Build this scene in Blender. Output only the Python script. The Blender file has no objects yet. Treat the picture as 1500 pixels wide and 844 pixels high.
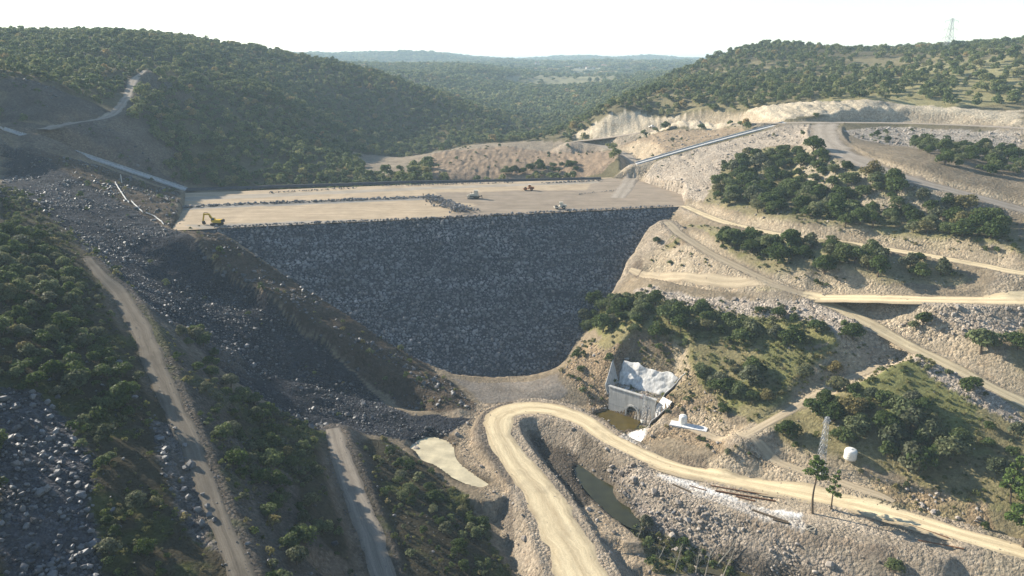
import bpy, bmesh, math, random
import numpy as np
from mathutils import Vector, Matrix
random.seed(7)
rng = np.random.default_rng(11)
scene = bpy.context.scene
col = scene.collection

# ------------------------------------------------------------------ camera
CAMZ = 122.0
PITCH = math.radians(17.0)
FPX = 1071.0                       # focal length in pixels of the 1500 px wide photograph
cam_d = bpy.data.cameras.new('camera')
cam_d.sensor_width = 36.0
cam_d.lens = FPX / 1500.0 * 36.0
cam_d.clip_start = 1.0
cam_d.clip_end = 40000.0
cam = bpy.data.objects.new('camera', cam_d)
cam.location = (0, 0, CAMZ)
cam.rotation_euler = (math.radians(90) - PITCH, 0, 0)
col.objects.link(cam)
scene.camera = cam

# ------------------------------------------------------------------ sky, sun, exposure
SUN_EL = math.radians(24.7)
SUN_DIR = Vector((-0.85 * math.cos(SUN_EL), 0.527 * math.cos(SUN_EL), math.sin(SUN_EL))).normalized()   # towards the sun
world = bpy.data.worlds.new('World')
scene.world = world
world.use_nodes = True
wn = world.node_tree
bg = wn.nodes['Background']
sky = wn.nodes.new('ShaderNodeTexSky')
sky.sky_type = 'NISHITA'
sky.sun_disc = False
sky.sun_elevation = SUN_EL
sky.sun_rotation = math.atan2(SUN_DIR.x, SUN_DIR.y)
sky.air_density = 1.0
sky.dust_density = 0.05
sky.ozone_density = 1.0
wn.links.new(sky.outputs['Color'], bg.inputs['Color'])
bg.inputs['Strength'].default_value = 0.092
sun_d = bpy.data.lights.new('sun', 'SUN')
sun_d.energy = 5.0
sun_d.angle = math.radians(0.5)
sun_d.color = (1.0, 0.91, 0.77)
sun = bpy.data.objects.new('sun', sun_d)
sun.rotation_euler = SUN_DIR.to_track_quat('Z', 'Y').to_euler()
sun.location = (-300, 200, 400)
col.objects.link(sun)
scene.view_settings.view_transform = 'Standard'
scene.view_settings.look = 'None'
scene.view_settings.exposure = 1.2
scene.view_settings.gamma = 1.0
scene.cycles.max_bounces = 5
scene.cycles.diffuse_bounces = 3
scene.cycles.transparent_max_bounces = 6
scene.cycles.volume_bounces = 1
scene.cycles.caustics_reflective = False
scene.cycles.caustics_refractive = False

# ------------------------------------------------------------------ helpers: objects
def tag(o, label=None, cat=None, group=None, kind=None):
    if label: o['label'] = label
    if cat: o['category'] = cat
    if group: o['group'] = group
    if kind: o['kind'] = kind
    return o

def empty(name, loc=(0, 0, 0), rz=0.0, label=None, cat=None, group=None):
    o = bpy.data.objects.new(name, None)
    o.empty_display_size = 0.5
    o.location = loc
    o.rotation_euler = (0, 0, rz)
    col.objects.link(o)
    return tag(o, label, cat, group)

def mesh_obj(name, me, mat=None, parent=None):
    o = bpy.data.objects.new(name, me)
    if mat and not me.materials: me.materials.append(mat)
    col.objects.link(o)
    if parent: o.parent = parent
    return o

def np_mesh(name, verts, faces, smooth=False):
    """verts (n,3), faces (m,k) constant k"""
    verts = np.asarray(verts, dtype=np.float32); faces = np.asarray(faces, dtype=np.int32)
    me = bpy.data.meshes.new(name)
    me.vertices.add(len(verts)); me.vertices.foreach_set('co', verts.ravel())
    k = faces.shape[1]
    me.loops.add(faces.size); me.loops.foreach_set('vertex_index', faces.ravel())
    me.polygons.add(len(faces)); me.polygons.foreach_set('loop_start', np.arange(0, faces.size, k, dtype=np.int32))
    me.polygons.foreach_set('use_smooth', np.full(len(faces), smooth))
    me.update(calc_edges=True)
    return me

def set_color(me, name, rgb):
    a = me.color_attributes.new(name, 'FLOAT_COLOR', 'POINT')
    d = np.ones((len(me.vertices), 4), dtype=np.float32); d[:, :3] = rgb
    a.data.foreach_set('color', d.ravel())

def set_float(me, name, val, domain='POINT'):
    a = me.attributes.new(name, 'FLOAT', domain)
    a.data.foreach_set('value', np.asarray(val, dtype=np.float32))

class MB:
    """collects boxes, bars, tubes and sheets of ONE part"""
    def __init__(s): s.bm = bmesh.new()
    def box(s, c, size, rot=None, bevel=0.0):
        r = bmesh.ops.create_cube(s.bm, size=1.0)
        M = Matrix.Translation(c) @ (rot.to_4x4() if rot else Matrix()) @ Matrix.Diagonal((*size, 1))
        bmesh.ops.transform(s.bm, matrix=M, verts=r['verts'])
        if bevel:
            es = list({e for v in r['verts'] for e in v.link_edges})
            bmesh.ops.bevel(s.bm, geom=es, offset=bevel, segments=2, affect='EDGES', profile=0.6)
        return s
    def bar(s, a, b, w, h=None):
        a, b = Vector(a), Vector(b); d = b - a
        q = d.to_track_quat('Z', 'Y').to_matrix()
        return s.box((a + b) / 2, (w, h or w, d.length), q)
    def tube(s, a, b, r0, r1=None, seg=8, caps=True):
        a, b = Vector(a), Vector(b); d = b - a
        r = bmesh.ops.create_cone(s.bm, cap_ends=caps, segments=seg, radius1=r0, radius2=r0 if r1 is None else r1, depth=d.length)
        M = Matrix.Translation((a + b) / 2) @ d.to_track_quat('Z', 'Y').to_matrix().to_4x4()
        bmesh.ops.transform(s.bm, matrix=M, verts=r['verts'])
        return s
    def path(s, pts, radii, seg=6):
        for i in range(len(pts) - 1): s.tube(pts[i], pts[i + 1], radii[i], radii[i + 1], seg)
        return s
    def prism(s, poly, y0, y1, axis='y'):
        """poly in (x,z) extruded along y (or (x,y) along z, or (y,z) along x)"""
        def P(p, t):
            return (p[0], t, p[1]) if axis == 'y' else ((p[0], p[1], t) if axis == 'z' else (t, p[0], p[1]))
        a = [s.bm.verts.new(P(p, y0)) for p in poly]; b = [s.bm.verts.new(P(p, y1)) for p in poly]
        n = len(poly)
        s.bm.faces.new(a); s.bm.faces.new(b[::-1])
        for i in range(n): s.bm.faces.new((a[i], b[i], b[(i + 1) % n], a[(i + 1) % n]))
        return s
    def lathe(s, prof, c=(0, 0, 0), seg=16):
        rings = []
        for r, z in prof:
            rings.append([s.bm.verts.new((c[0] + r * math.cos(2 * math.pi * k / seg), c[1] + r * math.sin(2 * math.pi * k / seg), c[2] + z)) for k in range(seg)])
        for i in range(len(rings) - 1):
            for k in range(seg): s.bm.faces.new((rings[i][k], rings[i][(k + 1) % seg], rings[i + 1][(k + 1) % seg], rings[i + 1][k]))
        s.bm.faces.new(rings[0][::-1]); s.bm.faces.new(rings[-1])
        return s
    def build(s, name, mat, parent=None, smooth=False, link=True):
        bmesh.ops.recalc_face_normals(s.bm, faces=s.bm.faces[:])
        me = bpy.data.meshes.new(name); s.bm.to_mesh(me); s.bm.free()
        if smooth: me.polygons.foreach_set('use_smooth', np.full(len(me.polygons), True))
        me.materials.append(mat)
        if not link: return me
        return mesh_obj(name, me, None, parent)

# ------------------------------------------------------------------ helpers: noise (numpy)
def _hash(ix, iy, seed):
    h = (ix.astype(np.int64) * 374761393 + iy.astype(np.int64) * 668265263 + seed * 974634541) & 0x7fffffff
    h = ((h ^ (h >> 13)) * 1274126177) & 0x7fffffff
    return ((h ^ (h >> 16)) & 0xffff) / 65535.0
def vnoise(x, y, seed=0):
    ix = np.floor(x); iy = np.floor(y); fx = x - ix; fy = y - iy
    ux = fx * fx * (3 - 2 * fx); uy = fy * fy * (3 - 2 * fy)
    a = _hash(ix, iy, seed); b = _hash(ix + 1, iy, seed); c = _hash(ix, iy + 1, seed); d = _hash(ix + 1, iy + 1, seed)
    return (a * (1 - ux) + b * ux) * (1 - uy) + (c * (1 - ux) + d * ux) * uy
def fbm(x, y, scale, octv=4, seed=0, gain=0.5):
    """-1..1, feature size = scale metres"""
    t = np.zeros_like(x); amp = 1.0; n = 0.0; f = 1.0 / scale
    ca, sa = math.cos(0.6), math.sin(0.6)
    for o in range(octv):
        t += amp * (vnoise(x * f + 13.7 * o, y * f - 7.1 * o, seed + o) * 2 - 1); n += amp
        amp *= gain; f *= 2.03
        x, y = x * ca - y * sa, x * sa + y * ca
    return t / n

# ------------------------------------------------------------------ helpers: pixel -> ray
CP, SP = math.cos(PITCH), math.sin(PITCH)
def ray(px, py):
    u, v = px - 750.0, py - 422.0
    return np.array((u, FPX * CP - v * SP, -FPX * SP - v * CP))
def PZ(px, py, z):                      # on the level z
    d = ray(px, py); t = (z - CAMZ) / d[2]
    return (d[0] * t, d[1] * t, z)
def PY(px, py, Y):                      # at the distance Y
    d = ray(px, py); t = Y / d[1]
    return (d[0] * t, Y, CAMZ + d[2] * t)
# ------------------------------------------------------------------ the dam's planes
DA = np.array(PZ(315, 335, 50.0)[:2]); DB = np.array(PZ(990, 303, 50.0)[:2])
DT = (DB - DA) / np.linalg.norm(DB - DA)           # along the crest, to the right
DN = np.array((DT[1], -DT[0]))                     # downstream (towards the camera)
DSL = 1.58
CREST = 50.0
def dam_z(x, y): return CREST - ((x - DA[0]) * DN[0] + (y - DA[1]) * DN[1]) / DSL
def dam_pt(px, py):
    d = ray(px, py)
    # CREST - ((d0 t - A0) N0 + (d1 t - A1) N1)/s = CAMZ + d2 t
    k = (d[0] * DN[0] + d[1] * DN[1]) / DSL; c = CREST + (DA[0] * DN[0] + DA[1] * DN[1]) / DSL
    t = (c - CAMZ) / (d[2] + k)
    return (d[0] * t, d[1] * t, CAMZ + d[2] * t)

# ------------------------------------------------------------------ terrain control points
C = []
def cz(*pts):
    for p in pts: C.append(PZ(*p))
def cy(*pts):
    for p in pts: C.append(PY(*p))
def cw(*pts):
    for p in pts: C.append(p)
# valley floor, ponds
cz((740,565,-.5),(700,590,0),(800,582,0),(650,620,-1),(640,660,-3.5),(690,700,-4.5),(690,650,-2.5),(700,735,-7),(760,800,-10),(780,844,-11),
   (852,690,-5.5),(876,730,-5.5),(905,620,-4),(900,600,-4),(940,790,-7.5),(1000,825,-8),(1100,844,-8),(960,760,-4.5),(1050,800,-5),(1000,730,0),(930,700,-1),
   (1150,810,-3),(1200,790,2),(1300,800,3),(1300,838,-3),(1400,820,1),(1500,844,1.5),(1150,760,3.2),(1070,730,2.8),(905,735,-4),(880,700,-5))
# right bank, lower
cz((850,520,10),(865,550,4.5),(900,512,17),(950,515,18),(1000,515,21),(1100,518,24),(1210,525,27),(1060,550,18),(1000,590,10),(1040,600,11),(1100,600,15),
   (1130,630,12.5),(1180,640,13),(1250,560,24.5),(1350,560,27),(1300,620,20.5),(1400,640,20),(1240,670,13),(1300,700,10),(1380,720,11),(1440,740,11),(1500,650,20),
   (1500,740,13),(1500,590,25),(1050,480,27),(950,470,26),(900,460,22),(870,480,15),(1000,440,30),(1150,490,30),(1230,500,32),(1330,540,30),(1380,480,38.5),(1450,510,36),(1460,580,27))
# right bank, roads and between
cz((960,380,38),(985,345,45),(1030,400,38),(1090,420,37),(1100,375,45),(1200,400,46),(1300,405,47),(1400,410,47.5),(1050,350,48),(1060,300,56),(1150,320,57),(1250,335,58),(1350,345,58),(1450,360,59),
   (1050,320,50.5),(1150,345,51),(1300,365,52),(1500,400,52),(1180,435,38),(1500,440,46),(1300,437,42))
cy((1090,280,375),(1030,255,425),(1180,215,420),(1150,250,390),(1250,290,345),(1350,310,318),(1400,330,300),(1000,275,410),(1200,255,378),(1110,215,455),(1300,215,420),(1400,225,375),(1450,250,345),(1500,280,318),(1500,240,370),(1500,210,430))
cz((1207,183,85),(1205,200,82),(1230,222,78.5),(1280,245,75),(1350,268,71),(1430,288,67.5),(1500,308,64))
cz((1150,180,85),(1040,210,72),(935,240,59),(1300,180,85),(1500,188,85))
cy((1280,152,514),(1380,158,500),(1500,163,480),(1180,155,530),(1100,160,555),(1000,165,590),(900,156,640),(840,197,650),(940,135,720),(1000,140,640),(1100,130,640),(1200,130,600),(1300,130,575),(1400,130,555),(1500,130,540),
   (1250,100,730),(1350,95,700),(1450,85,650),(1500,80,640),(1000,101,900),(1130,70,1000),(1220,75,980),(1300,76,930),(1400,74,860),(1500,68,800),(1060,85,960))
cy((980,187,600),(900,200,630),(845,207,645),(1050,190,545),(980,205,545),(950,215,525),(890,225,600),(930,205,580),(1060,181,560))
# behind the dam
cy((740,215,640),(640,222,610),(830,212,650),(740,262,520),(640,264,505),(850,250,520),(850,225,590),(560,240,590),(520,232,610),(480,213,640),(540,262,520),(600,232,700),(700,205,720),(765,197,850),(800,200,760))
# left hill
cy((300,270,459),(500,232,594),(400,250,500),(400,200,580),(300,200,525),(200,200,470),(200,240,445),(300,120,660),(300,160,590),(400,140,660),(420,175,640),(330,118,690),(460,205,640),(200,130,570),(100,100,600),(250,95,680),
   (200,62,740),(100,61,720),(0,61,700),(300,68,850),(400,76,950),(450,84,950),(500,97,950),(600,132,900),(700,172,850),(450,140,800),(520,175,800),(600,200,800),(380,110,830),(550,150,850),(680,195,790))
cy((205,105,588),(184,145,510),(150,172,462)); cz((60,188,87),(270,278,50),(150,238,67),(20,195,85))
cy((60,126,466),(0,116,458),(120,146,480),(0,168,446),(0,90,560),(60,100,540),(140,128,520))
# left bank: abutment, spoil slope, benches
cz((290,352,49),(400,425,33),(500,492,18),(600,558,4.5),(690,607,-.5),(240,325,51),(200,290,57),(120,240,70))
cz((0,260,66),(60,300,62),(150,340,52.5),(200,380,45.5),(300,425,33),(300,480,27.5),(400,540,13),(500,600,2.2),(560,622,-.6),(600,650,-2.5),(250,450,39))
cz((130,385,52.5),(180,420,47),(200,480,43),(240,560,38.5),(290,680,33),(350,844,28),(280,520,32),(330,600,27),(400,640,19),(380,720,21),(450,760,15),(440,844,15))
cz((490,640,9),(530,740,7.5),(555,844,5),(540,640,3),(600,700,1),(640,760,1),(700,830,-2),(620,844,3),(470,625,7))
cz((100,480,49),(0,420,59),(0,335,63),(0,560,50),(100,600,43),(0,700,44.5),(0,844,38),(150,844,33),(200,700,36.5),(60,400,55),(250,844,30.5))
for px, py in ((360,370),(430,420),(500,455),(560,497),(620,530)):
    x, y, z = dam_pt(px, py); cw((x - 3, y - 2, z + .7)); cw((x + 14, y + 10, z - 3))
for px, py in ((970,335),(930,385),(890,440),(850,497),(825,535)):
    x, y, z = dam_pt(px, py); cw((x + 3, y + 1, z + 1.2)); cw((x - 12, y + 12, z - 2))
cw((-20,330,5),(20,360,5),(-60,370,20),(30,420,10),(-60,420,12),(-120,380,40),(-165,345,52),(-172,380,53),(-190,415,52),(-20,470,10),(60,440,30),(100,410,55),(95,440,56),(92,470,57),(0,300,-4),(-30,310,0))
# world points outside the picture
cw((-60,40,20),(0,60,-13),(-150,60,55),(100,60,5),(200,100,35),(-230,150,76),(-300,300,95),(-430,420,125),(300,250,80),(350,350,92),(420,450,100),(0,-200,-15),(200,-150,40),(-250,-100,70),(600,300,120),(-600,300,150),(-700,700,160),(700,700,150))
# far country
cy((480,80,4500),(560,77,4500),(650,83,4500),(730,90,4500),(800,95,4000),(790,101,2600),(870,100,2700),(840,90,3000),(900,87,5500),(960,87,5500),(1000,91,5500),(600,106,1850),(660,99,2000),(720,111,1750),(700,140,1350),
   (760,130,1700),(780,180,1100),(850,130,1500),(880,160,1000),(900,112,2000),(950,106,1800),(820,190,900),(560,96,2200),(520,99,3000),(620,112,1500),(960,120,1300),(840,112,2100),(780,112,2200),(700,103,2600))
cw((-3000,3000,150),(3000,3000,150),(-6000,6000,200),(6000,6000,180),(0,9000,150),(-8000,0,180),(8000,0,180),(0,-6000,100),(-1500,1500,150),(1500,1500,150),(-1200,600,160),(1300,700,150))
C = np.array(C)

def lp(x, y):
    yy = y + 300.0; r = np.sqrt(x * x + yy * yy) + 1e-6
    return np.arctan2(x, yy), np.log(r / 300.0)
RC = 0.012
def fit_rbf(P):
    a, b = lp(P[:, 0], P[:, 1]); n = len(P)
    K = np.sqrt((a[:, None] - a[None]) ** 2 + (b[:, None] - b[None]) ** 2 + RC * RC)
    K[np.arange(n), np.arange(n)] -= 0.004         # a little smoothing
    A = np.zeros((n + 3, n + 3)); A[:n, :n] = K; A[:n, n] = 1; A[:n, n + 1] = a; A[:n, n + 2] = b; A[n:, :n] = A[:n, n:].T
    w = np.linalg.solve(A, np.concatenate((P[:, 2], np.zeros(3))))
    return a.astype(np.float32), b.astype(np.float32), w
_ra, _rb, _rw = fit_rbf(C)
def base_h(x, y):
    sh = x.shape; x = x.ravel(); y = y.ravel(); out = np.empty(x.size)
    n = len(_ra); w32 = _rw[:n].astype(np.float32)
    for i in range(0, x.size, 20000):
        a, b = lp(x[i:i + 20000], y[i:i + 20000]); a32 = a.astype(np.float32); b32 = b.astype(np.float32)
        K = np.sqrt((a32[:, None] - _ra) ** 2 + (b32[:, None] - _rb) ** 2 + np.float32(RC * RC))
        out[i:i + 20000] = K @ w32 + _rw[n] + _rw[n + 1] * a + _rw[n + 2] * b
    return out.reshape(sh)

# ------------------------------------------------------------------ grid
def grow(a, step, f, end):
    r = []; s = step
    while abs(a) < abs(end):
        s *= f; a += s if end > 0 else -s; r.append(a)
    return r
gx = np.array(grow(-215, 1.0, 1.065, -9500)[::-1] + list(np.arange(-215, 240.01, 1.0)) + grow(240, 1.0, 1.065, 9500))
_yb = [90 - v for v in (4, 12, 30, 60, 110, 190, 320, 600, 1100, 2200, 4500, 8000)][::-1]
_yf = list(np.arange(90, 330, 0.9)) + list(np.arange(330, 520, 1.25))
gy = np.array(_yb + _yf + [520 + v for v in grow(0.1, 1.25, 1.034, 11000)])
GX, GY = np.meshgrid(gx, gy)
H0 = base_h(GX, GY)
H = H0.copy()

# ------------------------------------------------------------------ roads cut into / filled onto the slopes
def catmull(P, n=10):
    P = np.array(P, dtype=float); Q = [P[0]]
    for i in range(len(P) - 1):
        p0 = P[max(i - 1, 0)]; p1 = P[i]; p2 = P[i + 1]; p3 = P[min(i + 2, len(P) - 1)]
        for k in range(1, n + 1):
            t = k / n
            Q.append(0.5 * (2 * p1 + (p2 - p0) * t + (2 * p0 - 5 * p1 + 4 * p2 - p3) * t * t + (3 * p1 - p0 - 3 * p2 + p3) * t ** 3))
    return np.array(Q)
def resample(Q, step):
    d = np.concatenate(([0], np.cumsum(np.linalg.norm(np.diff(Q[:, :2], axis=0), axis=1))))
    s = np.linspace(0, d[-1], max(2, int(d[-1] / step)))
    return np.stack([np.interp(s, d, Q[:, k]) for k in range(Q.shape[1])], 1)
def rd(pts, step=2.0):                   # (px,py,z,width) -> smooth world polyline x,y,z,w
    P = [(*PZ(p[0], p[1], p[2]), p[3]) for p in pts]
    return resample(catmull(P, 12), step)
ROADS = {}
ROADS['valley'] = rd([(868,875,-4.2,17),(853,844,-4,17),(822,780,-3,15),(790,720,-2,13.5),(752,670,-1,12.5),(730,630,0,12.5),(740,606,.5,12),(790,597,1,12),(845,612,1.3,11),(890,640,1.6,9),(940,665,2,8.5),(1000,687,2.6,8),(1100,708,4,8),(1200,728,5.5,8),(1300,752,7,8),(1400,780,8,8),(1500,808,8.5,8),(1560,826,9,8),(1700,865,10,8),(1850,905,11,8)])
ROADS['bench_upper'] = rd([(128,378,53.3,4),(150,405,50,5),(175,430,46.8,7),(205,480,43,7.5),(235,550,39,7),(270,630,35,6),(310,730,31,5.5),(352,844,28,5.5),(370,890,27,5.5)])
ROADS['bench_lower'] = rd([(487,628,9.7,6),(500,670,9,7.5),(526,740,7.5,7.5),(548,800,6.2,7.5),(562,860,4.8,7.5)])
ROADS['mid_west'] = rd([(922,404,27.5,2),(950,410,28.7,4),(985,417,30,5),(1050,427,32.5,6),(1120,431,35.5,6.5),(1190,434.6,38.2,7)])
ROADS['mid'] = rd([(1175,434,37.6,8),(1200,435,38.4,11),(1300,437,42,11),(1400,440,44.2,11),(1520,441,46,11),(1850,446,48,11)])
ROADS['mid_down'] = rd([(1190,435,38.2,9),(1230,452,36.6,9),(1270,472,34.8,8.5),(1330,504,32,8),(1420,550,28.5,8),(1510,596,24.8,8),(1620,655,20,8),(1800,745,14,8)])
ROADS['abutment'] = rd([(978,325,48,6),(1000,345,46,6),(1040,370,43.5,6),(1100,400,41,6.5),(1150,422,39.3,6.5),(1190,435,38.2,7)])
ROADS['upper'] = rd([(1003,302,50.2,6),(1060,325,50.4,7),(1150,345,51,8),(1250,358,51.6,8.5),(1350,373,52,8.5),(1440,389,52,8.5),(1520,403,51.8,8.5),(1850,440,51,8.5)])
ROADS['rim_down'] = rd([(1211,181.5,85,17),(1208,196,82.6,17),(1228,220,79,17),(1280,245,75,16),(1350,268,71,16),(1430,288,67.5,15),(1520,313,63.4,15),(1650,345,60,14),(1850,385,57,13)])
ROADS['rim'] = rd([(840,207,60.5,8),(900,200,65,10),(980,188,73,12),(1060,182,79,13),(1150,180,85,14),(1300,180,85,14),(1420,184,85,13),(1520,189,85,13),(1850,205,85,13)], 3)
ROADS['haul'] = rd([(905,290,50.1,12),(922,265,50.4,12),(932,244,53.2,11),(915,226,56,10),(880,213,58.5,10),(845,208,60.4,9)])
ROADS['hill'] = rd([(212,103,117.8,7),(196,118,110.6,7),(184,145,99.7,7),(160,170,91.4,8),(110,180,88.6,9),(60,189,86.9,11)])
ROADS['plinth_l'] = rd([(-20,182,90.5,6),(20,195,85,6),(150,238,67.5,6),(272,279,50.4,6)])
ROADS['plinth_r'] = rd([(932,241,58.6,6),(1040,210,72,6),(1150,181,84.6,6)])
ROADS['platform'] = rd([(950,694,1.6,6),(1000,711,2.2,8),(1050,726,2.8,9),(1100,739,3.3,9),(1150,751,3.9,9),(1230,770,4.8,9),(1310,789,5.6,8),(1370,806,6.2,6)])
ROADS['bank_track'] = rd([(985,614,6.2,6),(1040,638,6.6,5),(1100,660,7,5),(1160,684,7.5,5),(1230,706,7.8,5),(1285,724,8.0,4),(1310,735,8.0,2)])
ROADS['grass_track'] = rd([(1090,638,11.5,4),(1150,606,15.5,4.5),(1215,568,20.5,4.5),(1288,536,25.6,4)])
def seg_dist(X, Y, Q):
    """distance to a polyline; z and width there, lateral sign"""
    best = np.full(X.shape, 1e9); z = np.zeros(X.shape); w = np.zeros(X.shape)
    for i in range(len(Q) - 1):
        a, b = Q[i], Q[i + 1]; dx, dy = b[0] - a[0], b[1] - a[1]; L = dx * dx + dy * dy + 1e-9
        t = np.clip(((X - a[0]) * dx + (Y - a[1]) * dy) / L, 0, 1)
        d = np.hypot(X - a[0] - t * dx, Y - a[1] - t * dy); m = d < best
        best = np.where(m, d, best); z = np.where(m, a[2] + t * (b[2] - a[2]), z); w = np.where(m, a[3] + t * (b[3] - a[3]), w)
    return best, z, w
# ------------------------------------------------------------------ ponds, stream, portal slot
def in_poly(X, Y, poly):
    P = np.asarray(poly)[:, :2]; ins = np.zeros(X.shape, bool); n = len(P); j = n - 1
    for i in range(n):
        c = ((P[i, 1] > Y) != (P[j, 1] > Y)) & (X < (P[j, 0] - P[i, 0]) * (Y - P[i, 1]) / (P[j, 1] - P[i, 1] + 1e-12) + P[i, 0])
        ins ^= c; j = i
    return ins
def poly_dist(X, Y, poly):
    P = [(p[0], p[1], 0, 0) for p in poly] + [(poly[0][0], poly[0][1], 0, 0)]
    d = seg_dist(X, Y, np.array(P))[0]
    return np.where(in_poly(X, Y, poly), -d, d)
def smooth_poly(pts, z):
    P = [PZ(a, b, z) for a, b in pts]; return catmull(P + [P[0]], 6)[:-1]
PONDS = {
 'green': (-4.5, smooth_poly([(862,660),(878,684),(902,714),(930,758),(937,770),(917,766),(888,748),(864,722),(848,702),(848,680)], -4.5)),
 'milky': (-3.2, smooth_poly([(600,655),(630,640),(660,648),(668,674),(692,694),(712,709),(692,710),(652,692),(622,674)], -3.2)),
 'outlet': (-3.2, smooth_poly([(876,606),(900,600),(938,606),(930,624),(908,648),(888,634),(868,616)], -3.2)),
 'stream': (-7.0, smooth_poly([(925,776),(945,784),(985,806),(1040,822),(1110,838),(1180,862),(1150,870),(1080,848),(1010,830),(960,806)], -7.0)),
}
def sub(poly, R):
    P = np.asarray(poly); ix = np.where((gx > P[:, 0].min() - R) & (gx < P[:, 0].max() + R))[0]; iy = np.where((gy > P[:, 1].min() - R) & (gy < P[:, 1].max() + R))[0]
    return np.ix_(iy, ix)
HW_L = np.array(PZ(891, 600, -3.2)[:2]); _hr = np.array(PZ(960, 588, 6.0)[:2])
HW_T = (_hr - HW_L) / np.linalg.norm(_hr - HW_L); HW_W = float(np.linalg.norm(_hr - HW_L)); HW_N = np.array((HW_T[1], -HW_T[0]))   # N towards the pool
for nm, (wz, P) in PONDS.items():
    sl = sub(P, 25); d = poly_dist(GX[sl], GY[sl], P) + 1.2 * fbm(GX[sl], GY[sl], 6, 2, 5); h = H[sl]
    up = np.where(d < 0, wz - .25 + np.maximum(d, -4) * .25, wz - .05 + d * .9)
    lo = np.where(d < 0, -99, wz + np.minimum(d * .35, .5))
    n = np.where(d < 10, np.maximum(np.minimum(h, up), lo), np.minimum(h, up))
    if nm == 'outlet':
        bh = (GX[sl] - HW_L[0]) * HW_N[0] + (GY[sl] - HW_L[1]) * HW_N[1] < .5; n = np.where(bh, h, n)
    H[sl] = n
CUT = np.zeros_like(H); FILL = np.zeros_like(H); ONROAD = np.zeros_like(H)
KC = dict(plinth_r=2.2, plinth_l=1.6, rim=1.5, rim_down=1.1, hill=1.9, bank_track=1.4, valley=1.2, grass_track=.7, upper=1.1)
KF = dict(platform=.95, valley=.8, rim=.5, bench_upper=.9)
jit = fbm(GX, GY, 14, 3, 91)
for nm, Q in ROADS.items():
    R = 45.0
    ix = np.where((gx > Q[:, 0].min() - R) & (gx < Q[:, 0].max() + R))[0]; iy = np.where((gy > Q[:, 1].min() - R) & (gy < Q[:, 1].max() + R))[0]
    sl = np.ix_(iy, ix)
    d, z, w = seg_dist(GX[sl], GY[sl], Q)
    h = H[sl]; hw = w / 2 + 1.0
    e = np.maximum(d - hw, 0); fade = np.clip((R - d) / 12, 0, 1)
    kc = KC.get(nm, 1.1) * (1 + .5 * jit[sl]); kf = KF.get(nm, .75) * (1 + .3 * jit[sl])
    up = z + kc * e + .02 * e * e; lo = z - kf * e - .004 * e * e
    n = np.clip(h, lo, up); n = h + (n - h) * fade
    CUT[sl] = np.maximum(CUT[sl], h - n); FILL[sl] = np.maximum(FILL[sl], n - h)
    ONROAD[sl] = np.maximum(ONROAD[sl], np.clip((hw + .3 - d) / 1.0, 0, 1))
    if nm in ('valley', 'mid', 'mid_west', 'mid_down', 'rim_down', 'upper', 'abutment'):      # low windrow of bladed soil along both edges
        n = n + .55 * (1 + .8 * jit[sl]) * np.exp(-((d - hw - .5) / .75) ** 2) * fade
    H[sl] = n

# portal slot: floor between the pool and the head wall, shelf behind it
sl = np.ix_(np.where((gy > 215) & (gy < 285))[0], np.where((gx > 15) & (gx < 85))[0])
sx = (GX[sl] - HW_L[0]) * HW_T[0] + (GY[sl] - HW_L[1]) * HW_T[1]; sn = (GX[sl] - HW_L[0]) * HW_N[0] + (GY[sl] - HW_L[1]) * HW_N[1]
HPRE = H.copy()
h = H[sl]
cap = np.where(sn > 0, -3.6, 4.6)
cap = cap + np.maximum(0, -sn - 9.0) * 1.5                                   # back slope
cap = cap + np.maximum(0, -sx - 1.0) * 2.0 + np.maximum(0, sx - HW_W - 0.5) * 1.3   # side slopes
cap = np.where(sn > 14, 99, cap)
H[sl] = np.where(ONROAD[sl] > .05, h, np.minimum(h, cap))
CUT[sl] = np.maximum(CUT[sl], h - H[sl])

# rock step on the left abutment: the spoil side lies lower than the ridge
RG = np.array([(*PZ(*p), 0) for p in ((262,338,51),(300,360,47),(400,428,32.5),(500,494,17.5),(600,560,4),(672,602,0))])
sl = np.ix_(np.where((gy > 200) & (gy < 345))[0], np.where((gx > -215) & (gx < 20))[0])
d_, _, _ = seg_dist(GX[sl], GY[sl], RG)
xr = np.interp(-GY[sl], -RG[:, 1], RG[:, 0])             # ridge x at this y
side = (GX[sl] < xr) & (GY[sl] < 312) & (GY[sl] > 243)
dj = d_ + 2.0 * fbm(GX[sl], GY[sl], 8, 3, 15)
H[sl] -= np.where(side, 5.5 * np.clip((dj - .5) / 4.0, 0, 1) * np.clip((38 - d_) / 30, 0, 1), 0) * np.clip((GY[sl] - 243) / 10, 0, 1) * np.clip((312 - GY[sl]) / 12, 0, 1)
H[sl] += np.where(GY[sl] < 320, 1.2 * np.clip(1 - dj / 5, 0, 1), 0)
# the dam's own outline: ground stays under the face inside it
DAM_L = [(315,335),(345,352),(400,390),(450,424),(500,456),(560,497),(620,531),(668,555)]
DAM_R = [(815,547),(825,530),(840,505),(860,480),(890,440),(915,405),(930,380),(950,355),(975,330),(990,303)]
DAM_POLY = [dam_pt(*p) for p in DAM_L + DAM_R]
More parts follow.
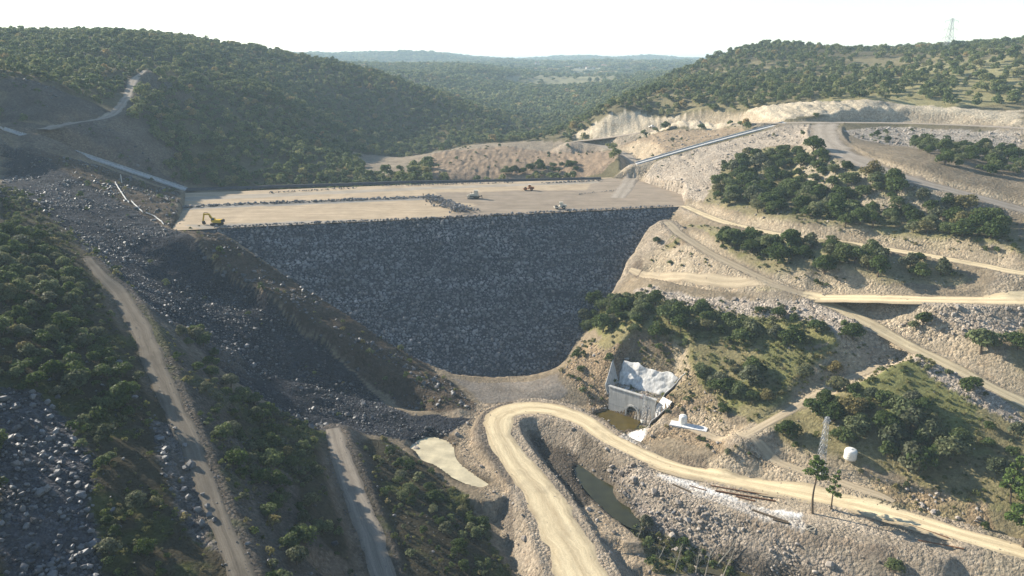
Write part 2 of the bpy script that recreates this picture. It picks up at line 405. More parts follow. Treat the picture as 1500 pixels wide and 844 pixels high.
# the crest lies free of ground
CP_ = np.array([PZ(a, b, CREST) for a, b in [(252,336),(262,318),(268,300),(272,279),(400,272),(885,261),(930,262),(1000,285),(1004,300),(985,308),(650,325),(315,340)]])
sl = sub(CP_, 3); H[sl] = np.where(in_poly(GX[sl], GY[sl], CP_), np.minimum(H[sl], CREST - 1.2), H[sl])
sl = sub(DAM_POLY, 14); dd = poly_dist(GX[sl], GY[sl], DAM_POLY); dzz = dam_z(GX[sl], GY[sl])
DAM_IN = np.zeros_like(H); DAM_IN[sl] = np.clip(1 - dd / 3.0, 0, 1)
H[sl] = np.where(dd < 0, np.minimum(H[sl], dzz - 1.6 + np.maximum(dd, -4) * .3), np.where((dd < 8) & (dzz < CREST - 2), np.maximum(H[sl], dzz + np.minimum(dd * .5, 1.2) * np.clip((8 - dd) / 3, 0, 1)), H[sl]))

# ------------------------------------------------------------------ lookups
def H_at(x, y, F=None):
    F = H if F is None else F
    x = np.asarray(x, float); y = np.asarray(y, float)
    i = np.clip(np.searchsorted(gx, x) - 1, 0, len(gx) - 2); j = np.clip(np.searchsorted(gy, y) - 1, 0, len(gy) - 2)
    tx = np.clip((x - gx[i]) / (gx[i + 1] - gx[i]), 0, 1); ty = np.clip((y - gy[j]) / (gy[j + 1] - gy[j]), 0, 1)
    return (F[j, i] * (1 - tx) + F[j, i + 1] * tx) * (1 - ty) + (F[j + 1, i] * (1 - tx) + F[j + 1, i + 1] * tx) * ty
def hit(px, py):
    """first point of the ground under a pixel"""
    d = ray(px, py); ys = np.concatenate((np.arange(85, 700, .7), np.geomspace(700, 7000, 900)))
    t = ys / d[1]; zz = CAMZ + d[2] * t; g = H_at(d[0] * t, ys) - zz
    k = np.argmax(g > 0)
    if g[k] <= 0: k = len(ys) - 1
    if k > 0:
        f = g[k - 1] / (g[k - 1] - g[k] + 1e-9); y = ys[k - 1] + f * (ys[k] - ys[k - 1])
    else: y = ys[k]
    t = y / d[1]
    return np.array((d[0] * t, y, float(H_at(d[0] * t, y))))
def hits(pts): return [hit(*p) for p in pts]
# ------------------------------------------------------------------ node material helper
class NT:
    def __init__(s, name):
        s.m = bpy.data.materials.new(name); s.m.use_nodes = True; s.t = s.m.node_tree; s.n = s.t.nodes; s.l = s.t.links
        s.bsdf = s.n['Principled BSDF']; s.bsdf.inputs['Roughness'].default_value = 1.0; s.bsdf.inputs['Specular IOR Level'].default_value = .04
        s.geo = s.n.new('ShaderNodeNewGeometry')
    def new(s, ty, **kw):
        n = s.n.new(ty)
        for k, v in kw.items(): setattr(n, k, v)
        return n
    def link(s, a, b): s.l.new(a, b)
    def attr(s, name):
        return s.new('ShaderNodeAttribute', attribute_name=name)
    def val(s, sock, v):
        if isinstance(v, (int, float)): sock.default_value = v
        elif isinstance(v, (tuple, list)): sock.default_value = (*v, 1) if len(v) == 3 and sock.type == 'RGBA' else v
        else: s.link(v, sock)
    def noise(s, scale, detail=4, rough=.6, vec=None, dist=0):
        n = s.new('ShaderNodeTexNoise'); n.inputs['Scale'].default_value = scale; n.inputs['Detail'].default_value = detail; n.inputs['Roughness'].default_value = rough
        n.inputs['Distortion'].default_value = dist
        s.link(vec if vec else s.geo.outputs['Position'], n.inputs['Vector']); return n.outputs['Fac']
    def voro(s, scale, feature='F1', vec=None, rnd=1):
        n = s.new('ShaderNodeTexVoronoi', feature=feature); n.inputs['Scale'].default_value = scale; n.inputs['Randomness'].default_value = rnd
        s.link(vec if vec else s.geo.outputs['Position'], n.inputs['Vector']); return n
    def math(s, op, a, b=0.0, c=None, clamp=False):
        n = s.new('ShaderNodeMath', operation=op); n.use_clamp = clamp; s.val(n.inputs[0], a); s.val(n.inputs[1], b)
        if c is not None: s.val(n.inputs[2], c)
        return n.outputs[0]
    def rng(s, v, a, b, c, d):
        n = s.new('ShaderNodeMapRange'); s.val(n.inputs[0], v)
        for i, x in enumerate((a, b, c, d)): n.inputs[i + 1].default_value = x
        return n.outputs[0]
    def mix(s, f, a, b, mode='MIX'):
        n = s.new('ShaderNodeMix', data_type='RGBA', blend_type=mode); s.val(n.inputs['Factor'], f); s.val(n.inputs[6], a); s.val(n.inputs[7], b)
        return n.outputs[2]
    def scale(s, c, f):                 # colour * scalar
        n = s.new('ShaderNodeVectorMath', operation='SCALE'); s.val(n.inputs[0], c); s.val(n.inputs['Scale'], f); return n.outputs[0]
    def bump(s, h, strength=.5, dist=.3):
        n = s.new('ShaderNodeBump'); s.val(n.inputs['Strength'], strength); n.inputs['Distance'].default_value = dist; s.link(h, n.inputs['Height']); s.link(n.outputs[0], s.bsdf.inputs['Normal']); return n
    def out(s, c): s.val(s.bsdf.inputs['Base Color'], c); return s.m

def simple_mat(name, c, rough=.6, metal=0.0, var=.25, scale=1.5, bump=0.0, dist=.03):
    t = NT(name); n = t.noise(scale, 5, .65)
    t.bsdf.inputs['Roughness'].default_value = rough; t.bsdf.inputs['Metallic'].default_value = metal
    if bump: t.bump(t.noise(scale * 6, 4, .6), bump, dist)
    return t.out(t.scale((*c,), t.rng(n, .25, .75, 1 - var, 1 + var)))

# ------------------------------------------------------------------ colour zones of the ground (what it is made of; the pond slope also carries painted shade)
wx = GX + 2.2 * fbm(GX, GY, 7, 3, 21); wy = GY + 2.2 * fbm(GX, GY, 7, 3, 22)
Y4 = GY
COLR = np.empty(GX.shape + (3,)); COLR[:] = (.20, .162, .112)
RUB = np.full(GX.shape, .35); ROUGH = np.full(GX.shape, .35)
far = np.clip((GY - 430) / 60, 0, 1)[..., None]
COLR = COLR * (1 - far) + np.array((.12, .105, .06)) * far
ZONES = {}
_dz = GY * CP + CAMZ * .6 * SP; _px = 750 + FPX * GX / np.maximum(_dz, 1)      # which side of the valley, beyond what the picture shows
for m_, c_ in (((_px > 1490) & (GY > 60) & (GY < 470), (.19, .16, .09)), ((_px < 10) & (GY > 20) & (GY < 270), (.06, .052, .033))):
    COLR[m_] = c_
def zone(name, pix, c, rub=None, rough=None, world_poly=None, k=1.0):
    P = np.array(world_poly if world_poly is not None else hits(pix)); ZONES[name] = P
    sl = sub(P, 6); m = in_poly(wx[sl], wy[sl], P).astype(float) * k
    COLR[sl] = COLR[sl] * (1 - m[..., None]) + np.array(c) * m[..., None]
    if rub is not None: RUB[sl] = RUB[sl] * (1 - m) + rub * m
    if rough is not None: ROUGH[sl] = ROUGH[sl] * (1 - m) + rough * m
zone('left_bank', [(0,268),(60,292),(125,352),(175,395),(230,470),(290,540),(380,590),(470,625),(500,660),(560,640),(600,668),(650,700),(700,760),(775,880),(300,905),(0,905)], (.055,.047,.03), .4, .55)
zone('right_scrub_a', [(1030,300),(1060,240),(1120,215),(1185,215),(1215,235),(1300,265),(1400,300),(1490,325),(1498,380),(1400,368),(1250,345),(1120,330)], (.20,.175,.10), .3)
zone('right_scrub_b', [(1000,330),(1060,335),(1150,352),(1300,372),(1400,390),(1430,410),(1300,420),(1200,425),(1120,400),(1060,370)], (.22,.19,.11), .3)
zone('right_scrub_c', [(850,470),(880,440),(950,435),(1040,450),(1140,455),(1200,470),(1230,510),(1100,515),(900,512)], (.17,.16,.07), .3)
zone('meadow', [(870,500),(1200,512),(1290,505),(1330,520),(1450,580),(1498,640),(1498,760),(1400,730),(1300,690),(1200,680),(1130,640),(1060,600),(1010,545),(900,520)], (.19,.165,.085), .3, .3)
zone('meadow_green', [(1290,520),(1340,525),(1440,585),(1400,640),(1300,600),(1250,570)], (.15,.15,.06), .2, .2)
zone('rubble_mid', [(930,425),(1000,432),(1150,440),(1210,448),(1290,490),(1400,545),(1498,600),(1498,625),(1400,575),(1290,535),(1230,505),(1180,470),(1040,455),(940,440)], (.31,.265,.215), 1, .6)
zone('rubble_right', [(1240,455),(1300,450),(1498,452),(1498,490),(1400,500),(1330,495)], (.31,.26,.205), 1, .6)
zone('rubble_rim', [(1235,190),(1300,185),(1498,192),(1498,235),(1400,225),(1330,215),(1260,205)], (.31,.27,.22), .8, .5)
zone('cleared_slope', [(925,272),(945,242),(1040,213),(1150,182),(1195,184),(1190,205),(1120,215),(1060,245),(1030,295),(1000,300)], (.31,.262,.205), .7, .45)
zone('abutment_slope', [(935,395),(985,345),(1040,375),(1100,405),(1150,428),(1050,425),(980,412)], (.27,.205,.135), .5, .4)
zone('portal_bank', [(820,545),(850,500),(890,515),(930,525),(1010,535),(1050,600),(1100,650),(1160,690),(1060,670),(980,640),(900,640),(860,590)], (.225,.17,.11), .9, .9)
zone('toe_flat', [(668,556),(815,548),(830,575),(800,590),(700,590)], (.20,.175,.145), .15, .12)
zone('valley_floor', [(590,640),(640,610),(700,590),(830,585),(860,600),(900,640),(900,700),(935,770),(960,844),(780,844),(720,750),(660,690)], (.27,.215,.15), .6, .4)
zone('pond_slope_shade', [(772,628),(800,615),(850,630),(870,655),(848,680),(850,705),(868,738),(835,738),(800,705),(780,665)], (.07,.058,.045), .8, .6)  # dark rubble bank, its deep shade painted into the ground colour
zone('stream_rubble', [(890,690),(940,680),(1020,715),(1060,745),(1150,790),(1240,830),(1260,844),(1010,844),(950,780),(910,730)], (.235,.20,.165), 1, .7)
zone('stream_brush', [(925,775),(1000,790),(1080,830),(1090,844),(960,844)], (.12,.105,.05), .5, .4)
zone('platform', [(940,672),(1050,698),(1180,725),(1280,750),(1400,785),(1360,800),(1240,775),(1150,760),(1050,735),(960,700)], (.36,.30,.225), .5, .2)
zone('lime_spill', [(960,692),(1010,705),(1090,735),(1180,755),(1172,778),(1110,762),(1050,735),(985,715)], (.62,.60,.56), .4, .15)
zone('soil_scarp', [(1060,745),(1150,772),(1260,795),(1310,800),(1330,840),(1270,820),(1180,800),(1090,770)], (.15,.10,.06), .4, .6)
zone('bank_rocks', [(1160,690),(1260,690),(1350,715),(1440,745),(1470,790),(1400,772),(1300,745),(1220,720)], (.24,.18,.11), .8, .6)
zone('spoil', [(0,206),(60,222),(140,262),(235,330),(300,372),(400,445),(520,545),(600,608),(690,612),(650,640),(632,648),(560,640),(470,634),(395,592),(290,508),(222,456),(160,398),(108,346),(58,306),(0,288)], (.034,.036,.042), 1, .75)
zone('left_abutment', [(60,222),(150,245),(262,282),(262,325),(310,340),(340,352),(395,390),(450,424),(500,455),(560,497),(620,531),(660,560),(700,600),(640,606),(520,540),(400,440),(300,368),(235,328)], (.082,.064,.047), .6, .95)
zone('rock_pile', [(0,570),(60,575),(95,610),(130,680),(140,760),(150,844),(150,890),(0,890)], (.065,.065,.07), 1, .7)
zone('track_side_rocks', [(215,610),(260,625),(305,760),(330,800),(290,790),(240,700)], (.12,.11,.10), 1, .5)
zone('plinth_cut_left', [(0,180),(60,185),(130,178),(200,215),(270,272),(262,280),(150,240),(20,196)], (.10,.085,.068), .6, 1.1)
zone('hill_cut', [(0,120),(60,122),(130,150),(170,165),(130,180),(40,180),(0,180)], (.095,.082,.068), .6, 1.5)
zone('quarry_slope', [(632,262),(632,222),(740,213),(860,208),(880,215),(910,232),(880,255),(800,262)], (.235,.175,.12), .4, .4)
zone('quarry_floor', [(540,262),(520,225),(470,210),(540,225),(640,218),(760,205),(830,203),(830,212),(740,214),(640,224),(600,250)], (.23,.19,.14), .4, .4)
zone('rim_mound', [(840,209),(905,202),(985,190),(1060,186),(1095,190),(1040,205),(945,238),(925,235),(905,218),(880,212)], (.26,.20,.135), .5, .4)
zone('rim_cut', [(832,203),(845,194),(900,163),(930,158),(1000,168),(1100,160),(1200,148),(1290,148),(1400,158),(1498,163),(1498,186),(1300,178),(1150,178),(1000,186),(900,200)], (.43,.365,.265), .5, .9)
zone('right_hill', [(930,150),(1000,120),(1100,90),(1200,80),(1400,78),(1498,74),(1498,160),(1300,148),(1100,158),(1000,162)], (.185,.16,.09), .3)
zone('rim_meadow', [(1190,140),(1240,120),(1350,118),(1498,110),(1498,150),(1400,158),(1300,150),(1200,150)], (.27,.24,.12), .3)
zone('plateau_meadow', [(1230,115),(1330,95),(1498,80),(1498,112),(1350,120)], (.25,.23,.12), .3)
zone('far_fields', [(740,118),(860,103),(960,110),(900,120),(820,130)], (.22,.205,.12), .1)
zone('far_fields_b', [(690,101),(790,97),(900,98),(880,104),(780,108)], (.24,.22,.135), .1)
zone('shotcrete', [(905,540),(930,532),(985,548),(995,560),(965,588),(925,580),(900,565)], (.70,.69,.66), .1, .15)
zone('shotcrete_wing', [(930,610),(952,590),(965,596),(945,630),(925,660),(900,655),(905,645)], (.66,.64,.60), .4, .2)
# cuts and fills beside the roads
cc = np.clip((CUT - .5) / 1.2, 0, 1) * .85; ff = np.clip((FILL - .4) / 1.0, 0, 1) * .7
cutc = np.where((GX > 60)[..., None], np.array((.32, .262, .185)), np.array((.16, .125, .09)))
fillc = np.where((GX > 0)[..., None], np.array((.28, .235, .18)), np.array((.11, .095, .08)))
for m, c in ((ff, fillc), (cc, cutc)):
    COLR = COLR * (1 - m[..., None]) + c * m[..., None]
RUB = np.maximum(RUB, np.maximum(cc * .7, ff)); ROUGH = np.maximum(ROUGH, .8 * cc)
# grass in patches on the scrub and the left bank
gn = fbm(GX, GY, 16, 4, 51) + .5 * fbm(GX, GY, 3.5, 2, 52)
gm = np.clip((gn - .12) / .25, 0, 1)
for nm, c, k in (('left_bank', (.065, .078, .022), .6), ('right_scrub_a', (.20, .19, .08), .7), ('right_scrub_b', (.20, .19, .08), .7), ('right_scrub_c', (.14, .145, .055), .55), ('meadow', (.125, .14, .045), .6), ('portal_bank', (.135, .15, .05), .8), ('abutment_slope', (.15, .155, .06), .6), ('rubble_mid', (.15, .155, .06), .5), ('bank_rocks', (.13, .14, .05), .6), ('stream_brush', (.12, .16, .04), .6)):
    P = ZONES[nm]; sl = sub(P, 2); m = in_poly(wx[sl], wy[sl], P) * gm[sl] * k * (1 - np.clip(RUB[sl] - .6, 0, .4) / .4) * (1 - cc[sl])
    COLR[sl] = COLR[sl] * (1 - m[..., None]) + np.array(c) * m[..., None]
# wet mud round the water
for nm, (wz, P) in PONDS.items():
    sl = sub(P, 8); d_ = poly_dist(GX[sl], GY[sl], P) + 1.0 * fbm(GX[sl], GY[sl], 4, 2, 6); m = np.clip(1 - (d_ - .5) / 2.5, 0, 1)[..., None] * (1 - ONROAD[sl])[..., None]
    COLR[sl] = COLR[sl] * (1 - m * .55)
# ------------------------------------------------------------------ relief
onr = np.clip(ONROAD * 1.5, 0, 1)
dist = np.hypot(GX, GY)
amp = ROUGH * (1 - onr) * np.clip(1.6 - dist / 1500, .6, 1) 
gzy, gzx = np.gradient(H, gy, gx); steep = np.clip(1.5 - np.hypot(gzx, gzy) * 1.25, .12, 1)
rid = 1 - 2 * np.abs(fbm(GX, GY, 9, 4, 31))
amp = amp * (1 - DAM_IN)
H = H + amp * (.9 * np.sqrt(steep) * fbm(GX, GY, 6.5, 3, 1) + .4 * steep * fbm(GX, GY, 2.6, 2, 2) + .8 * np.clip(ROUGH - .45, 0, 1) * rid)
def furrow(nm, a, sc, sd):
    global H
    P = ZONES[nm]; sl = sub(P, 3); m = np.clip(-poly_dist(GX[sl], GY[sl], P) / 3.0, 0, 1) * (1 - onr[sl])
    q = GX[sl] + 2 * fbm(GX[sl], GY[sl], 10, 2, sd); H[sl] += m * a * (1 - 2.2 * np.abs(fbm(q, np.zeros_like(q) + .15 * GY[sl], sc, 3, sd)))
furrow('rim_cut', 1.1, 6, 33); furrow('quarry_slope', .7, 4, 34); furrow('hill_cut', 1.5, 8, 36); furrow('rim_mound', .6, 5, 37); furrow('cleared_slope', .45, 5, 38)
farm = np.clip((dist - 560) / 250, 0, 1)
H = H + farm * (9.0 * fbm(GX, GY, 150, 4, 61) + 34 * np.clip((dist - 1100) / 1500, 0, 1) * fbm(GX, GY, 520, 4, 62))
H = np.where(onr > 0, H + onr * .05 * fbm(GX, GY, 4, 2, 3), H)
def in_prism(X, Y):
    s = (X - DA[0]) * DT[0] + (Y - DA[1]) * DT[1]; n = (X - DA[0]) * DN[0] + (Y - DA[1]) * DN[1]
    return s, n
V = np.stack((GX, GY, H), -1).reshape(-1, 3)
ny, nx = GX.shape
idx = np.arange(ny * nx).reshape(ny, nx)
F = np.stack((idx[:-1, :-1], idx[:-1, 1:], idx[1:, 1:], idx[1:, :-1]), -1).reshape(-1, 4)
me = np_mesh('terrain', V, F, True)
set_color(me, 'Col', COLR.reshape(-1, 3)); set_float(me, 'rub', RUB.ravel())
t = NT('ground_earth')
ca = t.attr('Col').outputs['Color']; rb = t.math('MULTIPLY', t.attr('rub').outputs['Fac'], t.rng(t.noise(.16, 4, .65), .38, .6, .35, 1.0))
n1 = t.noise(.09, 5, .6); n2 = t.noise(.8, 5, .7); n3 = t.noise(4.0, 3, .7)
vo = t.voro(1.15); vb = t.voro(2.6)
cell = t.new('ShaderNodeSeparateColor'); t.link(vo.outputs['Color'], cell.inputs[0])
cell2 = t.new('ShaderNodeSeparateColor'); t.link(vb.outputs['Color'], cell2.inputs[0])
f = t.math('MULTIPLY', t.rng(n1, .3, .7, .78, 1.2), t.rng(n2, .25, .75, .62, 1.38))
f = t.math('MULTIPLY', f, t.rng(n3, .2, .8, .8, 1.2))
stones = t.math('MULTIPLY', t.rng(cell.outputs[0], 0, 1, .62, 1.5), t.rng(cell2.outputs[1], 0, 1, .7, 1.35))
st = t.math('MULTIPLY_ADD', t.math('SUBTRACT', stones, 1.0), rb, 1.0)
f = t.math('MULTIPLY', f, st)
c = t.scale(ca, f)
c = t.mix(t.rng(t.noise(.35, 4, .7), .5, .75, 0, .22), c, t.mix(1.0, c, (1.3, .95, .68), 'MULTIPLY'))
hgt = t.math('ADD', t.math('MULTIPLY', vo.outputs['Distance'], t.math('MULTIPLY', rb, -.9)), t.math('ADD', t.math('MULTIPLY', n2, .55), t.math('MULTIPLY', vb.outputs['Distance'], t.math('MULTIPLY', rb, -.35))))
hgt = t.math('ADD', hgt, t.math('MULTIPLY', n3, .16))
t.bump(hgt, .9, .9)
M_GROUND = t.out(c)
terrain = tag(mesh_obj('terrain', me, M_GROUND), 'rocky valley sides and hills around the dam', kind='structure')

# ------------------------------------------------------------------ roads as thin sheets on their benches
def road_mat(name, c0, c1, edge):
    t = NT(name)
    la = t.attr('lat').outputs['Fac']; lon = t.attr('lon').outputs['Fac']
    la = t.math('ADD', la, t.math('MULTIPLY', t.math('SUBTRACT', t.noise(.045, 3, .6), .5), .9)); la = t.math('ADD', la, t.math('MULTIPLY', t.math('SUBTRACT', t.noise(.4, 3, .6), .5), .25))
    cb = t.new('ShaderNodeCombineXYZ'); t.link(t.math('MULTIPLY', la, 5.0), cb.inputs[0]); t.link(t.math('MULTIPLY', lon, .05), cb.inputs[1])
    streak = t.noise(1.0, 5, .65, cb.outputs[0])
    cb2 = t.new('ShaderNodeCombineXYZ'); t.link(t.math('MULTIPLY', la, 13.0), cb2.inputs[0]); t.link(t.math('MULTIPLY', lon, .08), cb2.inputs[1])
    s2 = t.noise(1.0, 3, .6, cb2.outputs[0])
    n = t.noise(.25, 5, .6); n2 = t.noise(3, 4, .7)
    w = t.math('ABSOLUTE', t.math('ADD', t.attr('lat').outputs['Fac'], t.math('MULTIPLY', t.math('SUBTRACT', n, .5), .25)))
    wheel = t.math('SUBTRACT', 1.0, t.math('MULTIPLY', t.math('ABSOLUTE', t.math('SUBTRACT', w, .38)), 3.2), clamp=True)
    c = t.mix(t.rng(streak, .3, .7, 0, 1), c0, c1)
    c = t.mix(t.math('MULTIPLY', wheel, .55), c, t.scale(c1, 1.18))
    c = t.mix(t.rng(w, .6, 1.02, 0, .9), c, edge)
    c = t.scale(c, t.math('MULTIPLY', t.rng(s2, .3, .7, .84, 1.12), t.rng(n2, .2, .8, .8, 1.16)))
    c = t.mix(t.rng(t.noise(.11, 4, .65), .52, .68, 0, .35), c, t.scale(edge, .8))
    t.bump(t.math('ADD', t.math('MULTIPLY', streak, .5), t.math('MULTIPLY', n2, .3)), .6, .25)
    return t.out(c)
M_CREAM = road_mat('cream_gravel', (.40, .305, .185), (.66, .55, .35), (.29, .23, .155))
M_BENCHB = road_mat('lower_bench_gravel', (.17, .145, .115), (.26, .225, .18), (.14, .115, .085))
M_BENCH = road_mat('bench_gravel', (.115, .097, .075), (.18, .155, .12), (.085, .072, .053))
M_TAN = road_mat('tan_dirt', (.30, .24, .165), (.42, .345, .235), (.27, .215, .15))
M_GREY = road_mat('grey_gravel', (.25, .21, .165), (.35, .30, .24), (.22, .175, .125))
def road_obj(name, key, mat, label, wmul=1.0):
    Q = ROADS[key]; n = len(Q); T = np.gradient(Q[:, :2], axis=0); T /= np.linalg.norm(T, axis=1)[:, None]; N = np.stack((T[:, 1], -T[:, 0]), 1)
    K = 9; ls = np.linspace(-1, 1, K); vs = []; la = []; lo = []
    s = np.concatenate(([0], np.cumsum(np.linalg.norm(np.diff(Q[:, :2], axis=0), axis=1))))
    edge = 1 + .32 * fbm(Q[:, 0], Q[:, 1], 9, 3, 71); edge2 = 1 + .32 * fbm(Q[:, 0], Q[:, 1], 9, 3, 72)
    for l in ls:
        e = edge if l < 0 else edge2
        xy = Q[:, :2] + N * (l * Q[:, 3] / 2 * e * wmul)[:, None]
        z = H_at(xy[:, 0], xy[:, 1]); z = np.maximum(z, Q[:, 2] - .15) + np.where(abs(l) > .99, -.3, .10 - .14 * l ** 4) + (.26 if 'bench' in key else .12) * l * l * fbm(xy[:, 0], xy[:, 1], 3.2, 3, 73)
        vs.append(np.column_stack((xy, z))); la.append(np.full(n, l)); lo.append(s)
    V = np.stack(vs, 1).reshape(-1, 3); ii = np.arange(n * K).reshape(n, K)
    F = np.stack((ii[:-1, :-1], ii[:-1, 1:], ii[1:, 1:], ii[1:, :-1]), -1).reshape(-1, 4)
    me = np_mesh(name, V, F[:, ::-1], True); set_float(me, 'lat', np.stack(la, 1).ravel()); set_float(me, 'lon', np.stack(lo, 1).ravel())
    return tag(mesh_obj(name, me, mat), label, kind='structure')
road_obj('haul_road', 'valley', M_CREAM, 'cream gravel haul road looping through the valley floor')
road_obj('bench_track', 'bench_upper', M_BENCH, 'grey gravel bench track on the left bank')
road_obj('bench_track', 'bench_lower', M_BENCHB, 'short grey gravel bench above the milky pond')
road_obj('haul_road', 'mid_down', M_CREAM, 'cream road forking down to the right edge')
road_obj('haul_road', 'mid_west', M_TAN, 'narrow dirt road from the dam face to the fork')
road_obj('haul_road', 'mid', M_CREAM, 'cream road running level across the right bank')
road_obj('haul_road', 'abutment', M_TAN, 'dirt road descending from the dam crest to the fork')
road_obj('haul_road', 'upper', M_CREAM, 'narrow tan road above the fork on the right bank')
road_obj('haul_road', 'rim_down', M_GREY, 'wide grey road curving down from the rim')
road_obj('rim_road', 'rim', M_GREY, 'level rim road under the cream rock cut')
road_obj('haul_road', 'haul', M_GREY, 'dirt road leaving the far end of the crest')
road_obj('hill_road', 'hill', M_GREY, 'pale road climbing the left hill')
road_obj('bank_track', 'bank_track', M_TAN, 'dirt track above the valley haul road')
road_obj('grass_track', 'grass_track', M_TAN, 'earth track climbing through the meadow')

# ------------------------------------------------------------------ water
def water_mat(name, c, rough=.08):
    t = NT(name); t.bsdf.inputs['Roughness'].default_value = rough; t.bsdf.inputs['Specular IOR Level'].default_value = .5; t.bsdf.inputs['IOR'].default_value = 1.33
    n = t.noise(.25, 4, .6); t.bump(t.noise(1.6, 3, .5), .05, .1)
    return t.out(t.scale(c, t.rng(n, .3, .7, .75, 1.25)))
def pond(key, mat, label):
    wz, P = PONDS[key]; c = P[:, :2].mean(0); n = len(P)
    rings = []
    for k in (.0, .35, .7, 1.0, 1.12): rings.append(np.column_stack((c + (P[:, :2] - c) * k, np.full(n, wz))))
    V = np.concatenate(rings); F = []
    for r in range(4):
        for i in range(n): F.append((r * n + i, r * n + (i + 1) % n, (r + 1) * n + (i + 1) % n, (r + 1) * n + i))
    me = np_mesh('pond', V, np.array(F), True)
    return tag(mesh_obj('pond', me, mat), label, kind='structure')
pond('green', water_mat('green_water', (.035, .034, .013)), 'olive green pond inside the bend of the haul road')
pond('milky', water_mat('milky_water', (.50, .43, .28), .3), 'milky puddle on the valley floor')
pond('outlet', water_mat('brown_water', (.085, .062, .015)), 'brown pool in front of the outlet portal')
pond('stream', water_mat('stream_water', (.07, .06, .03)), 'narrow stream between rubble banks')
# ------------------------------------------------------------------ rocks (shared shapes)
def rock_mesh(name, mat, n=14, flat=.75, seed=0, size=1.0):
    r = random.Random(seed); bm = bmesh.new()
    for i in range(n):
        z = 1 - 2 * (i + .5) / n; a = i * 2.39996 + r.uniform(-.35, .35); q = math.sqrt(max(0, 1 - z * z)); k = r.uniform(.72, 1.08)
        bm.verts.new((q * math.cos(a) * k * size * .5, q * math.sin(a) * k * size * .5 * r.uniform(.8, 1), z * k * size * .5 * flat))
    bmesh.ops.convex_hull(bm, input=bm.verts[:])
    bmesh.ops.recalc_face_normals(bm, faces=bm.faces[:])
    me = bpy.data.meshes.new(name); bm.to_mesh(me); bm.free(); me.materials.append(mat)
    return me
def mesh_np(me):
    v = np.empty(len(me.vertices) * 3, dtype=np.float32); me.vertices.foreach_get('co', v)
    f = np.empty(len(me.polygons) * 3, dtype=np.int32); me.polygons.foreach_get('vertices', f)
    return v.reshape(-1, 3), f.reshape(-1, 3)
def rot_mats(n, tilt, r):
    a = r.uniform(0, 2 * np.pi, n); b = r.normal(0, tilt, n); c = r.normal(0, tilt, n)
    ca, sa = np.cos(a), np.sin(a); cb, sb = np.cos(b), np.sin(b); cc_, sc = np.cos(c), np.sin(c)
    Z = np.zeros(n); O = np.ones(n)
    Rz = np.stack((ca, -sa, Z, sa, ca, Z, Z, Z, O), 1).reshape(n, 3, 3)
    Rx = np.stack((O, Z, Z, Z, cb, -sb, Z, sb, cb), 1).reshape(n, 3, 3)
    Ry = np.stack((cc_, Z, sc, Z, O, Z, -sc, Z, cc_), 1).reshape(n, 3, 3)
    return Rx @ Ry @ Rz
def joined_rocks(name, pts, sizes, protos, tilt=.35, seed=3, frame=None):
    """many rocks in one mesh; a per-rock random value goes into attribute 'rnd'"""
    r = np.random.default_rng(seed); n = len(pts); which = r.integers(0, len(protos), n); R = rot_mats(n, tilt, r)
    if frame is not None: R = frame[None] @ R
    VS = []; FS = []; RN = []; off = 0
    for k, pm in enumerate(protos):
        m = np.where(which == k)[0]
        if not len(m): continue
        v, f = mesh_np(pm)
        vv = np.einsum('nij,vj->nvi', R[m], v) * sizes[m][:, None, None] + pts[m][:, None, :]
        VS.append(vv.reshape(-1, 3)); FS.append((f[None] + (np.arange(len(m)) * len(v))[:, None, None]).reshape(-1, 3) + off); off += len(m) * len(v)
        RN.append(np.repeat(r.uniform(0, 1, len(m)), len(v)))
    me = np_mesh(name, np.concatenate(VS), np.concatenate(FS)); set_float(me, 'rnd', np.concatenate(RN))
    return me
def stone_mat(name, dark, light, joined=True, bands=False):
    t = NT(name)
    v = t.attr('rnd').outputs['Fac'] if joined else t.new('ShaderNodeObjectInfo').outputs['Random']
    c = t.mix(v, dark, light)
    c = t.scale(c, t.rng(t.noise(2.2, 5, .7), .25, .75, .7, 1.3))
    if bands:                                   # lifts of different rock, dusty streaks
        mp = t.new('ShaderNodeMapping'); mp.inputs['Scale'].default_value = (.02, .02, .45); t.link(t.geo.outputs['Position'], mp.inputs['Vector'])
        c = t.scale(c, t.math('MULTIPLY', t.rng(t.noise(1, 4, .7, mp.outputs[0]), .32, .68, .72, 1.3), t.rng(t.noise(.07, 4, .6), .3, .7, .8, 1.22)))
    t.bump(t.noise(5, 4, .7), .5, .15)
    if 'spoil' in name: t.bsdf.inputs['Roughness'].default_value = .55; t.bsdf.inputs['Specular IOR Level'].default_value = .35
    return t.out(c)
M_RIP = stone_mat('riprap_stone', (.10, .10, .103), (.235, .23, .225), True, True); M_RIP1 = stone_mat('riprap_stone_single', (.13, .13, .13), (.25, .245, .235), False, True)
M_SPOIL = stone_mat('spoil_stone', (.04, .04, .045), (.13, .13, .13)); M_SPOIL1 = stone_mat('spoil_stone_single', (.05, .05, .053), (.19, .185, .18), False)
M_SPOIL2 = stone_mat('dark_spoil_single', (.03, .031, .035), (.15, .15, .15), False)
M_RUBBLE = stone_mat('pale_rubble', (.22, .19, .16), (.46, .42, .37))
ROCKS = [rock_mesh('rock', None if False else M_RIP1, 14, random.uniform(.55, .85), 100 + i) for i in range(8)]

